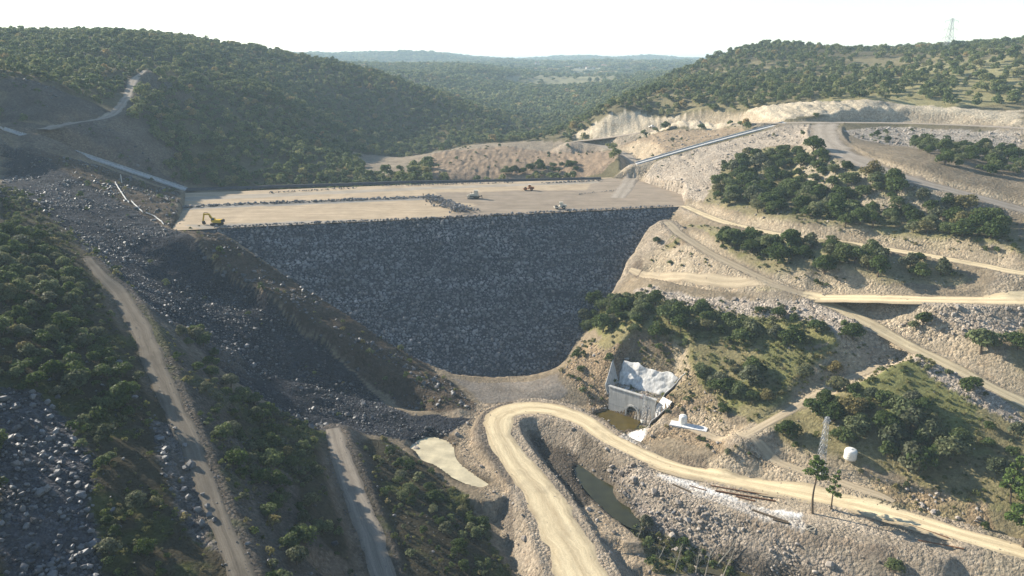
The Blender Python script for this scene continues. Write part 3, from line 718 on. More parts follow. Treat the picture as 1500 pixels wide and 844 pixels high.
# ------------------------------------------------------------------ the dam
dam = empty('rockfill_dam', (float((DA[0] + DB[0]) / 2), float((DA[1] + DB[1]) / 2), 0), 0, 'half built rockfill dam with a stone pitched face and flat crest', 'dam')
dinv = Matrix.Translation(dam.location).inverted()
def dchild(o):
    o.parent = dam; o.matrix_parent_inverse = dinv; return o
UP_L = np.array(PZ(270, 279, 50)[:2]); UP_R = np.array(PZ(885, 264, 50)[:2])
def dw(s, n):                              # dam axes -> world xy ; n positive downstream
    return DA + DT * s + DN * n
LEN = float(np.linalg.norm(DB - DA))
upn = float(((UP_L - DA) @ DN + (UP_R - DA) @ DN) / 2)
# face: sheet of earth under the stones
ss = np.arange(-18, LEN + 45, 3.0); nn_ = np.arange(0, 100, 3.0)
S, N_ = np.meshgrid(ss, nn_); X = DA[0] + DT[0] * S + DN[0] * N_; Yw = DA[1] + DT[1] * S + DN[1] * N_
Zf = CREST - N_ / DSL - .55 + .25 * fbm(X, Yw, 8, 3, 5)
ii = np.arange(S.size).reshape(S.shape); Fq = np.stack((ii[:-1, :-1], ii[1:, :-1], ii[1:, 1:], ii[:-1, 1:]), -1).reshape(-1, 4)
dchild(mesh_obj('face_bed', np_mesh('face_bed', np.stack((X, Yw, Zf), -1).reshape(-1, 3), Fq, True), simple_mat('dark_fill', (.07, .07, .075), .95, 0, .4, .8, .6, .2)))
# crest surface with its bands of fill
ss = np.arange(-42, LEN + 60, 1.5); nn_ = np.concatenate((np.arange(upn - 40, upn, 4.0), np.arange(upn, -.5, 1.2), [-.0]))
S, N_ = np.meshgrid(ss, nn_); X = DA[0] + DT[0] * S + DN[0] * N_; Yw = DA[1] + DT[1] * S + DN[1] * N_
Zc = CREST + .12 * fbm(X, Yw, 12, 4, 6) + np.where(N_ < upn, (N_ - upn) * .55, 0)
CC = np.empty(X.shape + (3,)); CC[:] = (.40, .315, .215)
def czone(pix, c, k=1.0):
    P = np.array([PZ(a, b, CREST) for a, b in pix]); w1 = X + 1.8 * fbm(X, Yw, 9, 3, 41); w2 = Yw + 1.8 * fbm(X, Yw, 9, 3, 42)
    m = (in_poly(w1, w2, P) * k)[..., None]; CC[:] = CC * (1 - m) + np.array(c) * m
czone([(640,282),(700,282),(760,279),(880,279),(1000,285),(1010,300),(985,303),(800,313),(640,322),(700,300),(640,292)], (.27, .22, .165))
czone([(860,278),(870,266),(935,250),(1000,280),(1010,300),(940,300)], (.29, .235, .175))
czone([(200,303),(640,288),(640,292),(300,306),(200,312)], (.25, .23, .20))
czone([(250,290),(620,274),(880,265),(880,268),(620,278),(250,296)], (.33, .285, .225))
czone([(270,330),(640,318),(640,323),(300,337)], (.30, .265, .215))
ii = np.arange(S.size).reshape(S.shape); Fq = np.stack((ii[:-1, :-1], ii[:-1, 1:], ii[1:, 1:], ii[1:, :-1]), -1).reshape(-1, 4)
mc = np_mesh('crest', np.stack((X, Yw, Zc), -1).reshape(-1, 3), Fq[:, ::-1], True); set_color(mc, 'Col', CC.reshape(-1, 3))
mc.flip_normals() if False else None
t = NT('crest_fill'); ca = t.attr('Col').outputs['Color']
mp = t.new('ShaderNodeMapping'); mp.inputs['Rotation'].default_value = (0, 0, -math.atan2(DT[1], DT[0])); mp.inputs['Scale'].default_value = (.03, .5, 1); t.link(t.geo.outputs['Position'], mp.inputs['Vector'])
mp2 = t.new('ShaderNodeMapping'); mp2.inputs['Rotation'].default_value = (0, 0, .5); mp2.inputs['Scale'].default_value = (.04, .7, 1); t.link(t.geo.outputs['Position'], mp2.inputs['Vector'])
trk = t.math('ADD', t.math('MULTIPLY', t.noise(1, 5, .65, mp.outputs[0], .4), .65), t.math('MULTIPLY', t.noise(1, 5, .65, mp2.outputs[0], .5), .35)); n2 = t.noise(.15, 5, .6); n3 = t.noise(2, 4, .7)
f = t.math('MULTIPLY', t.rng(trk, .3, .7, .66, 1.25), t.math('MULTIPLY', t.rng(n2, .3, .7, .85, 1.14), t.rng(n3, .2, .8, .85, 1.15)))
t.bump(t.math('ADD', trk, n3), .5, .2)
dchild(mesh_obj('crest', mc, t.out(t.scale(ca, f))))
# stones of the face, roughly in courses
pts = []; sz = []
step = 1.13
rows = np.arange(.4, 99, step * .86)
for k, n in enumerate(rows):
    s0 = np.arange(-50, LEN + 30, step) + (k % 2) * step / 2
    pts.append(np.column_stack((s0, np.full(len(s0), n))))
P = np.concatenate(pts); P = P + rng.normal(0, .24, P.shape); P = P[rng.uniform(0, 1, len(P)) > .06]
size = np.clip(rng.lognormal(.14, .33, len(P)), .55, 2.4)
xy = DA + P[:, :1] * DT + P[:, 1:] * DN
z = CREST - P[:, 1] / DSL - .36
hz = H_at(xy[:, 0], xy[:, 1]); ok = (z > hz - .8) & (poly_dist(xy[:, 0], xy[:, 1], DAM_POLY) < 1.0)
xy, z, size = xy[ok], z[ok], size[ok]
fn = np.array((DN[0], DN[1], DSL)); fn /= np.linalg.norm(fn); ft = np.array((DT[0], DT[1], 0)); fb = np.cross(fn, ft)
FR = np.stack((ft, fb, fn), 1)
W = np.column_stack((xy, z))
order = np.argsort(-size); big = order[:300]; rest = order[300:]
dchild(tag(mesh_obj('riprap', joined_rocks('riprap', W[rest], size[rest] * 1.08, ROCKS, .18, 5, FR), M_RIP), kind='stuff'))
FQ = Matrix(FR.tolist())
for i in big:
    o = bpy.data.objects.new('stone', ROCKS[int(rng.integers(0, 8))]); col.objects.link(o)
    R = FQ @ (Matrix.Rotation(rng.normal(0, .25), 3, 'X') @ Matrix.Rotation(rng.uniform(0, 6.28), 3, 'Z'))
    o.parent = dam; o.matrix_parent_inverse = dinv; o.matrix_basis = Matrix.LocRotScale(Vector(W[i]), R.to_quaternion(), Vector((1, 1, 1)) * float(size[i]) * 1.02)
# ------------------------------------------------------------------ foliage
def leaf_mat(name, ramp, trans=.35):
    t = NT(name)
    r = t.new('ShaderNodeObjectInfo').outputs['Random']
    cr = t.new('ShaderNodeValToRGB'); cr.color_ramp.interpolation = 'LINEAR'
    el = cr.color_ramp.elements
    el[0].position, el[0].color = ramp[0][0], (*ramp[0][1], 1); el[1].position, el[1].color = ramp[-1][0], (*ramp[-1][1], 1)
    for p, c in ramp[1:-1]:
        e = el.new(p); e.color = (*c, 1)
    t.link(r, cr.inputs['Fac'])
    lf = t.attr('lf').outputs['Fac']
    c = t.scale(cr.outputs['Color'], t.rng(lf, 0, 1, .6, 1.45))
    t.bsdf.inputs['Roughness'].default_value = .65; t.bsdf.inputs['Specular IOR Level'].default_value = .15
    t.out(c)
    tr = t.new('ShaderNodeBsdfTranslucent'); t.link(t.scale(c, 1.3), tr.inputs['Color'])
    mx = t.new('ShaderNodeMixShader'); mx.inputs[0].default_value = trans
    t.link(t.bsdf.outputs[0], mx.inputs[1]); t.link(tr.outputs[0], mx.inputs[2]); t.link(mx.outputs[0], t.n['Material Output'].inputs['Surface'])
    return t.m
M_LEAF = leaf_mat('evergreen_leaves', [(0, (0.043, 0.065, 0.015)), (.35, (0.062, 0.090, 0.024)), (.6, (0.088, 0.115, 0.037)), (.8, (0.122, 0.144, 0.062)), (.93, (0.144, 0.152, 0.075)), (1, (0.175, 0.144, 0.056))])
M_OLIVE = leaf_mat('grey_olive_leaves', [(0, (.075, .09, .045)), (.5, (.10, .11, .06)), (1, (.125, .13, .075))])
M_FOREST = leaf_mat('forest_leaves', [(0, (0.073, 0.101, 0.034)), (.4, (0.110, 0.137, 0.047)), (.75, (0.156, 0.174, 0.064)), (.95, (0.206, 0.206, 0.086)), (1, (0.298, 0.211, 0.086))])
M_PINE = leaf_mat('pine_needles', [(0, (0.068, 0.112, 0.022)), (1, (0.105, 0.150, 0.038))])
M_BARK = simple_mat('bark', (.11, .085, .06), .95, 0, .3, 3, .5, .05)
M_DEAD = simple_mat('dead_wood', (.33, .30, .24), .9, 0, .2, 3)
def leaf_cloud(lobes, n, size, r, inner=.25):
    """lobes: (cx,cy,cz,rx,ry,rz); n leaf clumps in all; bent quads"""
    L = np.array(lobes); area = L[:, 3] * L[:, 4]; pick = r.choice(len(L), n, p=area / area.sum())
    d = r.normal(0, 1, (n, 3)); d /= np.linalg.norm(d, axis=1)[:, None]; d[:, 2] = np.where(d[:, 2] < -.5, -d[:, 2], d[:, 2])
    rad = np.where(r.uniform(0, 1, n) < inner, r.uniform(.3, .8, n), r.uniform(.82, 1.1, n))
    C0 = L[pick, :3] + d * L[pick, 3:] * rad[:, None]
    nrm = d + r.normal(0, .55, (n, 3)); nrm /= np.linalg.norm(nrm, axis=1)[:, None]
    a = np.cross(nrm, r.normal(0, 1, (n, 3))); a /= np.linalg.norm(a, axis=1)[:, None] + 1e-9; b = np.cross(nrm, a)
    s = size * r.uniform(.55, 1.35, n)[:, None]; s2 = s * r.uniform(.5, 1, n)[:, None]
    q = np.stack((C0 - a * s, C0 - b * s2 + nrm * s * .25, C0 + a * s, C0 + b * s2 - nrm * s * .2), 1)
    ok = C0[:, 2] > 0.02
    q = q[ok]; m = len(q)
    return q.reshape(-1, 3), np.arange(m * 4).reshape(m, 4), np.repeat(r.uniform(0, 1, m), 4)
def crown_lobes(r, w, h, k, base=.12):
    out = []
    for i in range(k):
        a = 2 * math.pi * (i + r.uniform(-.3, .3)) / max(1, k - 1); q = 0 if i == 0 else r.uniform(.32, .62)
        rr = r.uniform(.30, .48) * w * .5 * (1.25 if i == 0 else 1)
        cz_ = (r.uniform(.55, .68) if i == 0 else r.uniform(.28, .62)) * h
        rz_ = min(rr * r.uniform(.75, 1.0), cz_ - base * h * .3)
        out.append((q * w * .5 * math.cos(a), q * w * .5 * math.sin(a), cz_, rr, rr * r.uniform(.85, 1.1), rz_))
    return out
def make_crown(name, mat, seed, w, h, k, n, size, base=.12):
    r = np.random.default_rng(seed); v, f, lf = leaf_cloud(crown_lobes(r, w, h, k, base), n, size, r)
    me = np_mesh(name, v, f); set_float(me, 'lf', lf); me.materials.append(mat); return me
def make_trunk(seed, h, w, k=4):
    r = random.Random(seed); mb = MB(); rad = .045 * w
    mb.tube((0, 0, -.4), (.05 * w, 0, h * .3), rad, rad * .7, 6)
    for i in range(k):
        a = 6.283 * i / k + r.uniform(-.4, .4); q = r.uniform(.18, .34) * w
        mb.tube((.05 * w, 0, h * .26), (q * math.cos(a), q * math.sin(a), h * r.uniform(.5, .75)), rad * .6, rad * .2, 5)
    return mb.build('trunk', M_BARK, link=False)
# unit shapes: about 6 m wide shrub; scaled when placed
SH_N = [make_crown('crown', M_LEAF, 200 + i, 6.0, 4.6 + .3 * (i % 4), 6 + i % 4, 1150, .27) for i in range(7)]
SH_O = [make_crown('crown', M_OLIVE, 230 + i, 5.2, 4.4, 6 + i, 1000, .26) for i in range(3)]
TR_N = [make_trunk(240 + i, 4.6, 5.0) for i in range(3)]
SH_F = [make_crown('forest_crown', M_FOREST, 260 + i, 6.0, 5.2 + .35 * i, 5 + i % 3, 300, .46) for i in range(6)]
SH_FF = [make_crown('far_crown', M_FOREST, 280 + i, 7.0, 5.5, 5, 110, .85) for i in range(4)]

def inst_group(name, meshes):
    """geometry nodes: instance a few shared shapes on the points of one object"""
    c = bpy.data.collections.new(name + '_shapes')
    for i, m in enumerate(meshes):
        o = bpy.data.objects.new('%s_shape_%d' % (name, i), m); c.objects.link(o)
    g = bpy.data.node_groups.new(name, 'GeometryNodeTree')
    g.interface.new_socket('Geometry', in_out='INPUT', socket_type='NodeSocketGeometry'); g.interface.new_socket('Geometry', in_out='OUTPUT', socket_type='NodeSocketGeometry')
    N = g.nodes; i = N.new('NodeGroupInput'); o = N.new('NodeGroupOutput'); ip = N.new('GeometryNodeInstanceOnPoints'); ci = N.new('GeometryNodeCollectionInfo')
    ci.inputs['Collection'].default_value = c; ci.inputs['Separate Children'].default_value = True; ci.inputs['Reset Children'].default_value = True
    def at(nm, ty):
        a = N.new('GeometryNodeInputNamedAttribute'); a.data_type = ty; a.inputs['Name'].default_value = nm; return a.outputs['Attribute']
    L = g.links.new
    L(i.outputs[0], ip.inputs['Points']); L(ci.outputs[0], ip.inputs['Instance']); ip.inputs['Pick Instance'].default_value = True
    L(at('idx', 'INT'), ip.inputs['Instance Index']); L(at('scl', 'FLOAT_VECTOR'), ip.inputs['Scale'])
    e = N.new('FunctionNodeEulerToRotation'); L(at('rot', 'FLOAT_VECTOR'), e.inputs[0]); L(e.outputs[0], ip.inputs['Rotation'])
    L(ip.outputs[0], o.inputs[0])
    return g
def scatter_obj(name, pts, scl, rot, idx, group, mat, label):
    me = bpy.data.meshes.new(name); me.vertices.add(len(pts)); me.vertices.foreach_set('co', np.asarray(pts, dtype=np.float32).ravel())
    a = me.attributes.new('scl', 'FLOAT_VECTOR', 'POINT'); a.data.foreach_set('vector', np.asarray(scl, dtype=np.float32).ravel())
    a = me.attributes.new('rot', 'FLOAT_VECTOR', 'POINT'); a.data.foreach_set('vector', np.asarray(rot, dtype=np.float32).ravel())
    a = me.attributes.new('idx', 'INT', 'POINT'); a.data.foreach_set('value', np.asarray(idx, dtype=np.int32))
    me.materials.append(mat)
    o = mesh_obj(name, me); md = o.modifiers.new('scatter', 'NODES'); md.node_group = group
    return tag(o, label, kind='stuff')

def sample_poly(P, spacing, r, jitter=.5):
    P = np.asarray(P)[:, :2]; x0, y0 = P.min(0); x1, y1 = P.max(0)
    X, Y = np.meshgrid(np.arange(x0, x1 + spacing, spacing), np.arange(y0, y1 + spacing, spacing * .87)); X = X + (np.arange(len(X)) % 2)[:, None] * spacing / 2
    X = X + r.uniform(-jitter, jitter, X.shape) * spacing; Y = Y + r.uniform(-jitter, jitter, Y.shape) * spacing
    m = in_poly(X, Y, P); return np.column_stack((X[m], Y[m]))

# ------------------------------------------------------------------ shrubs one can pick out
SHRUBS = []                                   # x, y, width, label, group, olive?
vr = np.random.default_rng(5)
def thicket(pix, spacing, wlo, whi, label, group, olive=.12, keep=1.0, clump=None):
    q = sample_poly(hits(pix), spacing, vr, .42)
    for x, y in q:
        if vr.uniform() > min(1, keep * 1.12): continue
        if H_at(x, y, ONROAD) > .02: continue
        SHRUBS.append((x, y, (wlo + whi) / 2 * float(np.clip(vr.lognormal(.06, .28), .55, 1.6)), label, group, vr.uniform() < olive))
thicket([(1040,282),(1075,235),(1130,222),(1180,222),(1230,245),(1330,280),(1440,312),(1478,335),(1480,362),(1400,352),(1300,342),(1200,330),(1110,315),(1050,302)], 7.0, 5.0, 9.5, 'evergreen shrub in the large thicket between the two upper roads', 'shrubs of the large upper thicket', .16, .84)
thicket([(1335,207),(1400,214),(1498,222),(1498,262),(1440,255),(1385,243),(1345,226)], 7.5, 4.5, 8, 'evergreen shrub on the rubble below the rim road', 'shrubs below the rim road', .1, .8)
thicket([(1050,342),(1130,354),(1200,363),(1300,378),(1405,397),(1400,406),(1290,408),(1190,404),(1110,385),(1050,358)], 6.2, 5.2, 9.5, 'evergreen shrub on the terrace just above the road fork', 'shrubs on the terrace above the fork', .12, .82)
thicket([(945,378),(968,347),(992,356),(1004,384),(965,388)], 6.5, 4, 6, 'small shrub on the bank right beside the dam face', 'shrubs beside the dam face', .3, .7)
thicket([(848,478),(872,448),(950,443),(1020,452),(1100,474),(1180,496),(1192,513),(1090,505),(980,500),(890,492)], 5.6, 4.5, 8.0, 'dark evergreen shrub in the grove above the outlet portal', 'grove above the outlet portal', .1, .82)
thicket([(1028,534),(1085,527),(1128,560),(1140,588),(1085,604),(1025,575)], 5.6, 4, 7.5, 'evergreen shrub in the clump between portal and meadow track', 'clump between portal and meadow track', .15, .8)
thicket([(1188,592),(1225,574),(1300,588),(1350,596),(1395,632),(1432,678),(1400,704),(1330,692),(1262,664),(1205,640)], 4.9, 4.5, 8.5, 'dark evergreen tree in the dense grove behind the white tank', 'dense grove behind the white tank', .12, .9)
thicket([(1440,630),(1498,612),(1498,700),(1455,700)], 6.5, 3.5, 6.5, 'shrub beside the big pine at the right edge', 'shrubs near the right edge pine', .3, .7)
thicket([(0,325),(45,325),(95,375),(130,440),(185,560),(190,610),(120,598),(0,565)], 5.2, 3.2, 6.6, 'shaded evergreen shrub on the slope left of the bench track', 'shrubs left of the bench track', .25, .8)
thicket([(245,475),(300,485),(335,545),(415,618),(470,700),(490,790),(500,844),(390,844),(355,720),(300,600)], 6.2, 2.6, 5.6, 'shaded shrub on the slope between the two bench tracks', 'shrubs between the bench tracks', .35, .62)
thicket([(545,655),(580,664),(640,714),(690,755),(715,795),(650,844),(610,770)], 5.4, 2.6, 5.0, 'shrub on the bank between the lower bench and the gully', 'shrubs between lower bench and gully', .2, .6)
thicket([(150,650),(200,730),(255,800),(245,844),(150,844),(140,760)], 5.2, 2.2, 4.0, 'small grey shrub beside the rock pile', 'shrubs beside the rock pile', .6, .5)
thicket([(1370,715),(1440,745),(1470,775),(1400,760)], 6, 3, 5, 'shrub on the rocky bank above the road by the right edge', 'shrubs on the rocky bank', .3, .5)
thicket([(730,258),(800,240),(850,240),(848,250),(790,262)], 7, 4, 7, 'shrub on the brown slope just behind the crest', 'shrubs behind the crest', .2, .8)
for px, py, w, lab in [(1250,497,10,'broad shrub on the rubble just below the forking road'),(1195,486,6.5,'round shrub left of the broad one below the fork'),(1352,478,7.5,'round bush between the two cream roads'),
        (1437,518,12,'large round evergreen tree between the forking roads near the right edge'),(1490,512,9,'dark tree at the right edge beside the large round one'),(1152,640,9.5,'dark bush beside the meadow track and pylon'),
        (1178,552,8,'bush at the upper end of the meadow track'),(1222,545,6,'low bush right of the track top'),(1140,466,6,'shrub under the junction of the abutment road'),(1112,458,4,'small shrub on rubble under the level road'),
        (1350,605,8,'bush on the open meadow above the dense grove'),(1310,838,5,'bright green bush at the bottom edge by the soil scarp'),(155,642,5,'pale grey bush standing alone left of the bench track'),(200,742,5.2,'pale grey bush above the boulders'),
        (1285,200,5.5,'shrub just under the rim road bend'),(1300,207,4.5,'low shrub right of the rim road bend'),(290,500,6.5,'pale olive bush beside the upper bench track'),(265,492,5,'small olive bush next to the bench track'),
        (60,330,6,'grey tree at the top of the left slope'),(1420,572,7,'brown shrub below the forking road'),(945,770,5,'pale bush on the stream bank'),(680,835,4,'bush at the bottom edge beside the gully'),(1060,605,5,'bush below the clump by the portal'),
        (705,775,6.5,'rounded dark bush at the lip of the gully'),(1140,290,7,'autumn brown tree in the upper thicket')]:
    p = hit(px, py); SHRUBS.append((p[0], p[1], w, lab, None, 'grey' in lab or 'pale' in lab or 'olive' in lab))
print('shrubs', len(SHRUBS))
def project(x, y, z):
    z = z - CAMZ; d = y * CP - z * SP
    return 750 + FPX * x / d, 422 - FPX * (y * SP + z * CP) / d
ORD = ['first','second','third','fourth','fifth','sixth','seventh','eighth','ninth','tenth','eleventh','twelfth','thirteenth','fourteenth','fifteenth','sixteenth','seventeenth','eighteenth','nineteenth','twentieth']
SHRUBS.sort(key=lambda s: -s[2] / math.hypot(s[0], s[1], 80) - (10 if s[4] is None else 0))
rest_sh = SHRUBS[310:]
for X_, Y_, k_ in ((np.arange(110, 420, 8.5), np.arange(110, 480, 8.0), 1), (np.arange(-420, -50, 6.5), np.arange(60, 420, 6.0), -1)):
    for x in X_:                                  # the same scrub goes on outside the picture
        for y in Y_:
            x1, y1 = x + vr.uniform(-3, 3), y + vr.uniform(-3, 3); pp = project(x1, y1, float(H_at(x1, y1)))
            out_ = (1510 < pp[0] < 2100) if k_ > 0 else (-600 < pp[0] < -12)
            if out_ and vr.uniform() < .5 + .9 * float(fbm(np.array([x1]), np.array([y1]), 40, 2, 99)[0]) and H_at(x1, y1, ONROAD) < .02 and H_at(x1, y1, CUT) < 1.5:
                rest_sh.append((x1, y1, vr.uniform(4, 8.5), '', '', False))
picked = [list(s) for s in SHRUBS[:310]]
byg = {}
SHORT = {'shrubs of the large upper thicket': 'thicket between the upper roads', 'shrubs below the rim road': 'slope below the rim road', 'shrubs on the terrace above the fork': 'terrace above the road fork', 'shrubs beside the dam face': 'bank beside the dam face', 'grove above the outlet portal': 'grove above the outlet portal', 'clump between portal and meadow track': 'clump right of the portal', 'dense grove behind the white tank': 'grove behind the white tank', 'shrubs near the right edge pine': 'by the right edge pine', 'shrubs left of the bench track': 'slope left of the bench track', 'shrubs between the bench tracks': 'slope between the bench tracks', 'shrubs between lower bench and gully': 'bank above the gully', 'shrubs beside the rock pile': 'right of the rock pile', 'shrubs on the rocky bank': 'rocky bank by right edge', 'shrubs behind the crest': 'brown slope behind the crest'}
for s in picked:
    if s[4]: byg.setdefault(s[4], []).append((project(s[0], s[1], float(H_at(s[0], s[1]))), s))
for g, L in byg.items():
    L.sort(key=lambda a: a[0][1]); nr = max(1, int(round(math.sqrt(len(L) / 3.2)))); rows = [L[len(L) * i // nr:len(L) * (i + 1) // nr] for i in range(nr)]
    for i, row in enumerate(rows):
        row.sort(key=lambda a: a[0][0])
        rn = '' if nr == 1 else (' in back row' if i == 0 else (' in front row' if i == nr - 1 else ' in %s row back' % ORD[nr - 1 - i]))
        for k, (pp, s) in enumerate(row):
            m = len(row) - 1 - k
            od = ('%s from left' % ORD[k]) if k <= m else ('%s from right' % ORD[m])
            if k == 0 and m: od = 'leftmost'
            if m == 0 and k: od = 'rightmost'
            if k == 0 and m == 0: od = 'only one'
            look = ('olive ' if s[5] else '') + ('big ' if s[2] > 7 else ('small ' if s[2] < 4.2 else ''))
            s[3] = '%s%s, %s%s, %s' % (look, 'tree' if 'tree' in s[3] else 'shrub', od, rn, SHORT[g])
for x, y, w, lab, grp, ol in picked:
    z = float(H_at(x, y)); k = w / (5.2 if ol else 6.0)
    e = empty('shrub', (x, y, z - .1), vr.uniform(0, 6.28), lab, 'tree' if 'tree' in lab else 'shrub', grp)
    if 'tree' in lab: e.name = 'evergreen_tree'
    e.scale = (k * vr.uniform(.9, 1.1), k * vr.uniform(.9, 1.1), k * vr.uniform(.8, 1.1))
    mesh_obj('crown', (SH_O if ol else SH_N)[int(vr.integers(0, 3 if ol else 7))], None, e)
    mesh_obj('trunk', TR_N[int(vr.integers(0, 3))], None, e)

# ------------------------------------------------------------------ woods: masses of trees on the hills
G_FOREST = inst_group('forest', SH_F + SH_FF)
def band(x0, x1, y0, y1, spacing):
    X, Y = np.meshgrid(np.arange(x0, x1, spacing), np.arange(y0, y1, spacing * .87)); X = X + (np.arange(len(X)) % 2)[:, None] * spacing / 2
    X = X + vr.uniform(-.45, .45, X.shape) * spacing; Y = Y + vr.uniform(-.45, .45, Y.shape) * spacing
    m = np.abs(X) < .80 * Y + 60
    return X[m], Y[m]
bare = ['cleared_slope', 'quarry_slope', 'quarry_floor', 'rim_mound', 'rim_cut', 'hill_cut', 'plinth_cut_left', 'left_abutment', 'spoil', 'rubble_rim', 'right_scrub_a']
def bare_mask(X, Y):
    m = np.zeros(X.shape, bool)
    for b in bare: m |= in_poly(X, Y, ZONES[b])
    m |= H_at(X, Y, ONROAD) > .01
    m |= (H_at(X, Y, CUT) > 1.5) & ((X > 0) | (Y < 470))
    m |= (H_at(X, Y, FILL) > 1.5) & ((X > 0) | (Y < 470))
    s, n = in_prism(X, Y); m |= (s > -75) & (s < LEN + 40) & (n > upn - 25)
    return m
def wood(name, x0, x1, y0, y1, spacing, wlo, whi, shapes, dens, label, hk=(.75, 1.15), mask=True):
    X, Y = band(x0, x1, y0, y1, spacing)
    k = vr.uniform(0, 1, X.shape) < dens(X, Y)
    if mask: k &= ~bare_mask(X, Y)
    X, Y = X[k], Y[k]; n = len(X); Z = H_at(X, Y) - .3
    w = vr.uniform(wlo, whi, n) / 6.0
    scl = np.stack((w * vr.uniform(.85, 1.15, n), w * vr.uniform(.85, 1.15, n), w * vr.uniform(*hk, n)), 1)
    rot = np.zeros((n, 3)); rot[:, 2] = vr.uniform(0, 6.28, n)
    idx = np.array(shapes)[vr.integers(0, len(shapes), n)]
    print(name, n)
    return scatter_obj(name, np.stack((X, Y, Z), 1), scl, rot, idx, G_FOREST, M_FOREST, label)
near_s = list(range(6)); far_s = list(range(6, 10))
def d_left(X, Y):
    return np.where(X < 60 - .0 * Y, 1, 0) * np.clip(.78 + .8 * fbm(X, Y, 55, 3, 81), .2, 1)
def d_right(X, Y):
    mead = np.clip((X - 240 + .12 * (Y - 500)) / 160, 0, 1)
    return np.where(X > 60, 1, 0) * np.clip(.85 - .55 * mead + .55 * fbm(X, Y, 45, 3, 82), .06, 1) * np.where(Y > 495, 1, 0)
wood('left_hill_wood', -900, 60, 432, 1050, 6.2, 4.0, 9.5, near_s, d_left, 'dense evergreen wood covering the left hill')
wood('right_hill_wood', 60, 1000, 495, 1150, 7.4, 4, 10, near_s, d_right, 'open evergreen scrub on the right hill')
wood('valley_wood', -1500, 1500, 1050, 2300, 10.5, 8.5, 13.5, far_s, lambda X, Y: np.clip(.86 + .6 * fbm(X, Y, 170, 3, 83) - .75 * (in_poly(X, Y, ZONES['far_fields']) | in_poly(X, Y, ZONES['far_fields_b'])), .05, 1) * np.where((X > 700) , .7, 1), 'hazy wooded hills filling the valley beyond', (.7, 1.0), False)
wood('distant_wood', -3800, 3800, 2300, 5800, 30, 26, 42, far_s, lambda X, Y: np.clip(.8 + .7 * fbm(X, Y, 400, 3, 84) - .6 * (in_poly(X, Y, ZONES['far_fields']) | in_poly(X, Y, ZONES['far_fields_b'])), .05, 1), 'pale distant wooded ridges on the horizon', (.35, .55), False)
# the shrubs beyond the first three hundred
if rest_sh:
    R_ = np.array([(s[0], s[1], s[2]) for s in rest_sh]); n = len(R_); w = R_[:, 2] / 6.0
    G_SC = inst_group('scrub', SH_N)
    scatter_obj('scrub', np.column_stack((R_[:, 0], R_[:, 1], H_at(R_[:, 0], R_[:, 1]) - .1)), np.stack((w, w, w * vr.uniform(.8, 1.1, n)), 1), np.column_stack((np.zeros((n, 2)), vr.uniform(0, 6.28, n))), vr.integers(0, 7, n), G_SC, M_LEAF, 'smaller shrubs filling the thickets on both banks')

PORTAL_CLEAR = [(HW_L[0] + HW_T[0] * a_ + HW_N[0] * b_, HW_L[1] + HW_T[1] * a_ + HW_N[1] * b_) for a_, b_ in ((-5, 16), (HW_W + 7, 16), (HW_W + 9, -16), (-5, -16))]
# undergrowth: knee to head high bushes over both banks
G_UNDER = inst_group('undergrowth', [make_crown('low_bush', M_LEAF, 320 + i, 2.4, 1.6, 4, 150, .2, .0) for i in range(5)] + [make_crown('low_bush', M_OLIVE, 330 + i, 2.2, 1.5, 4, 130, .2, .0) for i in range(2)])
up_ = []
for nm, sp, kp in (('left_bank', 3.2, .5), ('right_scrub_a', 4.2, .6), ('right_scrub_b', 4.0, .6), ('right_scrub_c', 3.6, .5), ('meadow', 5.0, .35), ('portal_bank', 3.2, .45), ('stream_brush', 2.0, .9), ('rubble_mid', 5, .35), ('rubble_right', 5, .4), ('abutment_slope', 5, .35), ('bank_rocks', 4.5, .45), ('left_abutment', 6, .35), ('rubble_rim', 6, .35), ('cleared_slope', 9, .2), ('rim_mound', 8, .35), ('quarry_slope', 9, .3), ('stream_rubble', 8, .2), ('plinth_cut_left', 6, .5), ('hill_cut', 7, .4), ('spoil', 9, .12)):
    q = sample_poly(ZONES[nm], sp, vr, .5); k = (vr.uniform(0, 1, len(q)) < kp * np.clip(.7 + 1.8 * fbm(q[:, 0], q[:, 1], 22, 3, 57), .05, 1.5)) & (H_at(q[:, 0], q[:, 1], ONROAD) < .02) & ~in_poly(q[:, 0], q[:, 1], ZONES['rock_pile']) & ~in_poly(q[:, 0], q[:, 1], PORTAL_CLEAR); up_.append(q[k])
up_ = np.concatenate(up_); n = len(up_); w = np.clip(vr.lognormal(-.05, .4, n), .4, 2.0); print('undergrowth', n)
scatter_obj('undergrowth', np.column_stack((up_, H_at(up_[:, 0], up_[:, 1]) - .1)), np.stack((w, w, w * vr.uniform(.7, 1.2, n)), 1), np.column_stack((np.zeros((n, 2)), vr.uniform(0, 6.28, n))), vr.integers(0, 7, n), G_UNDER, M_LEAF, 'low bushes and brambles between the shrubs')

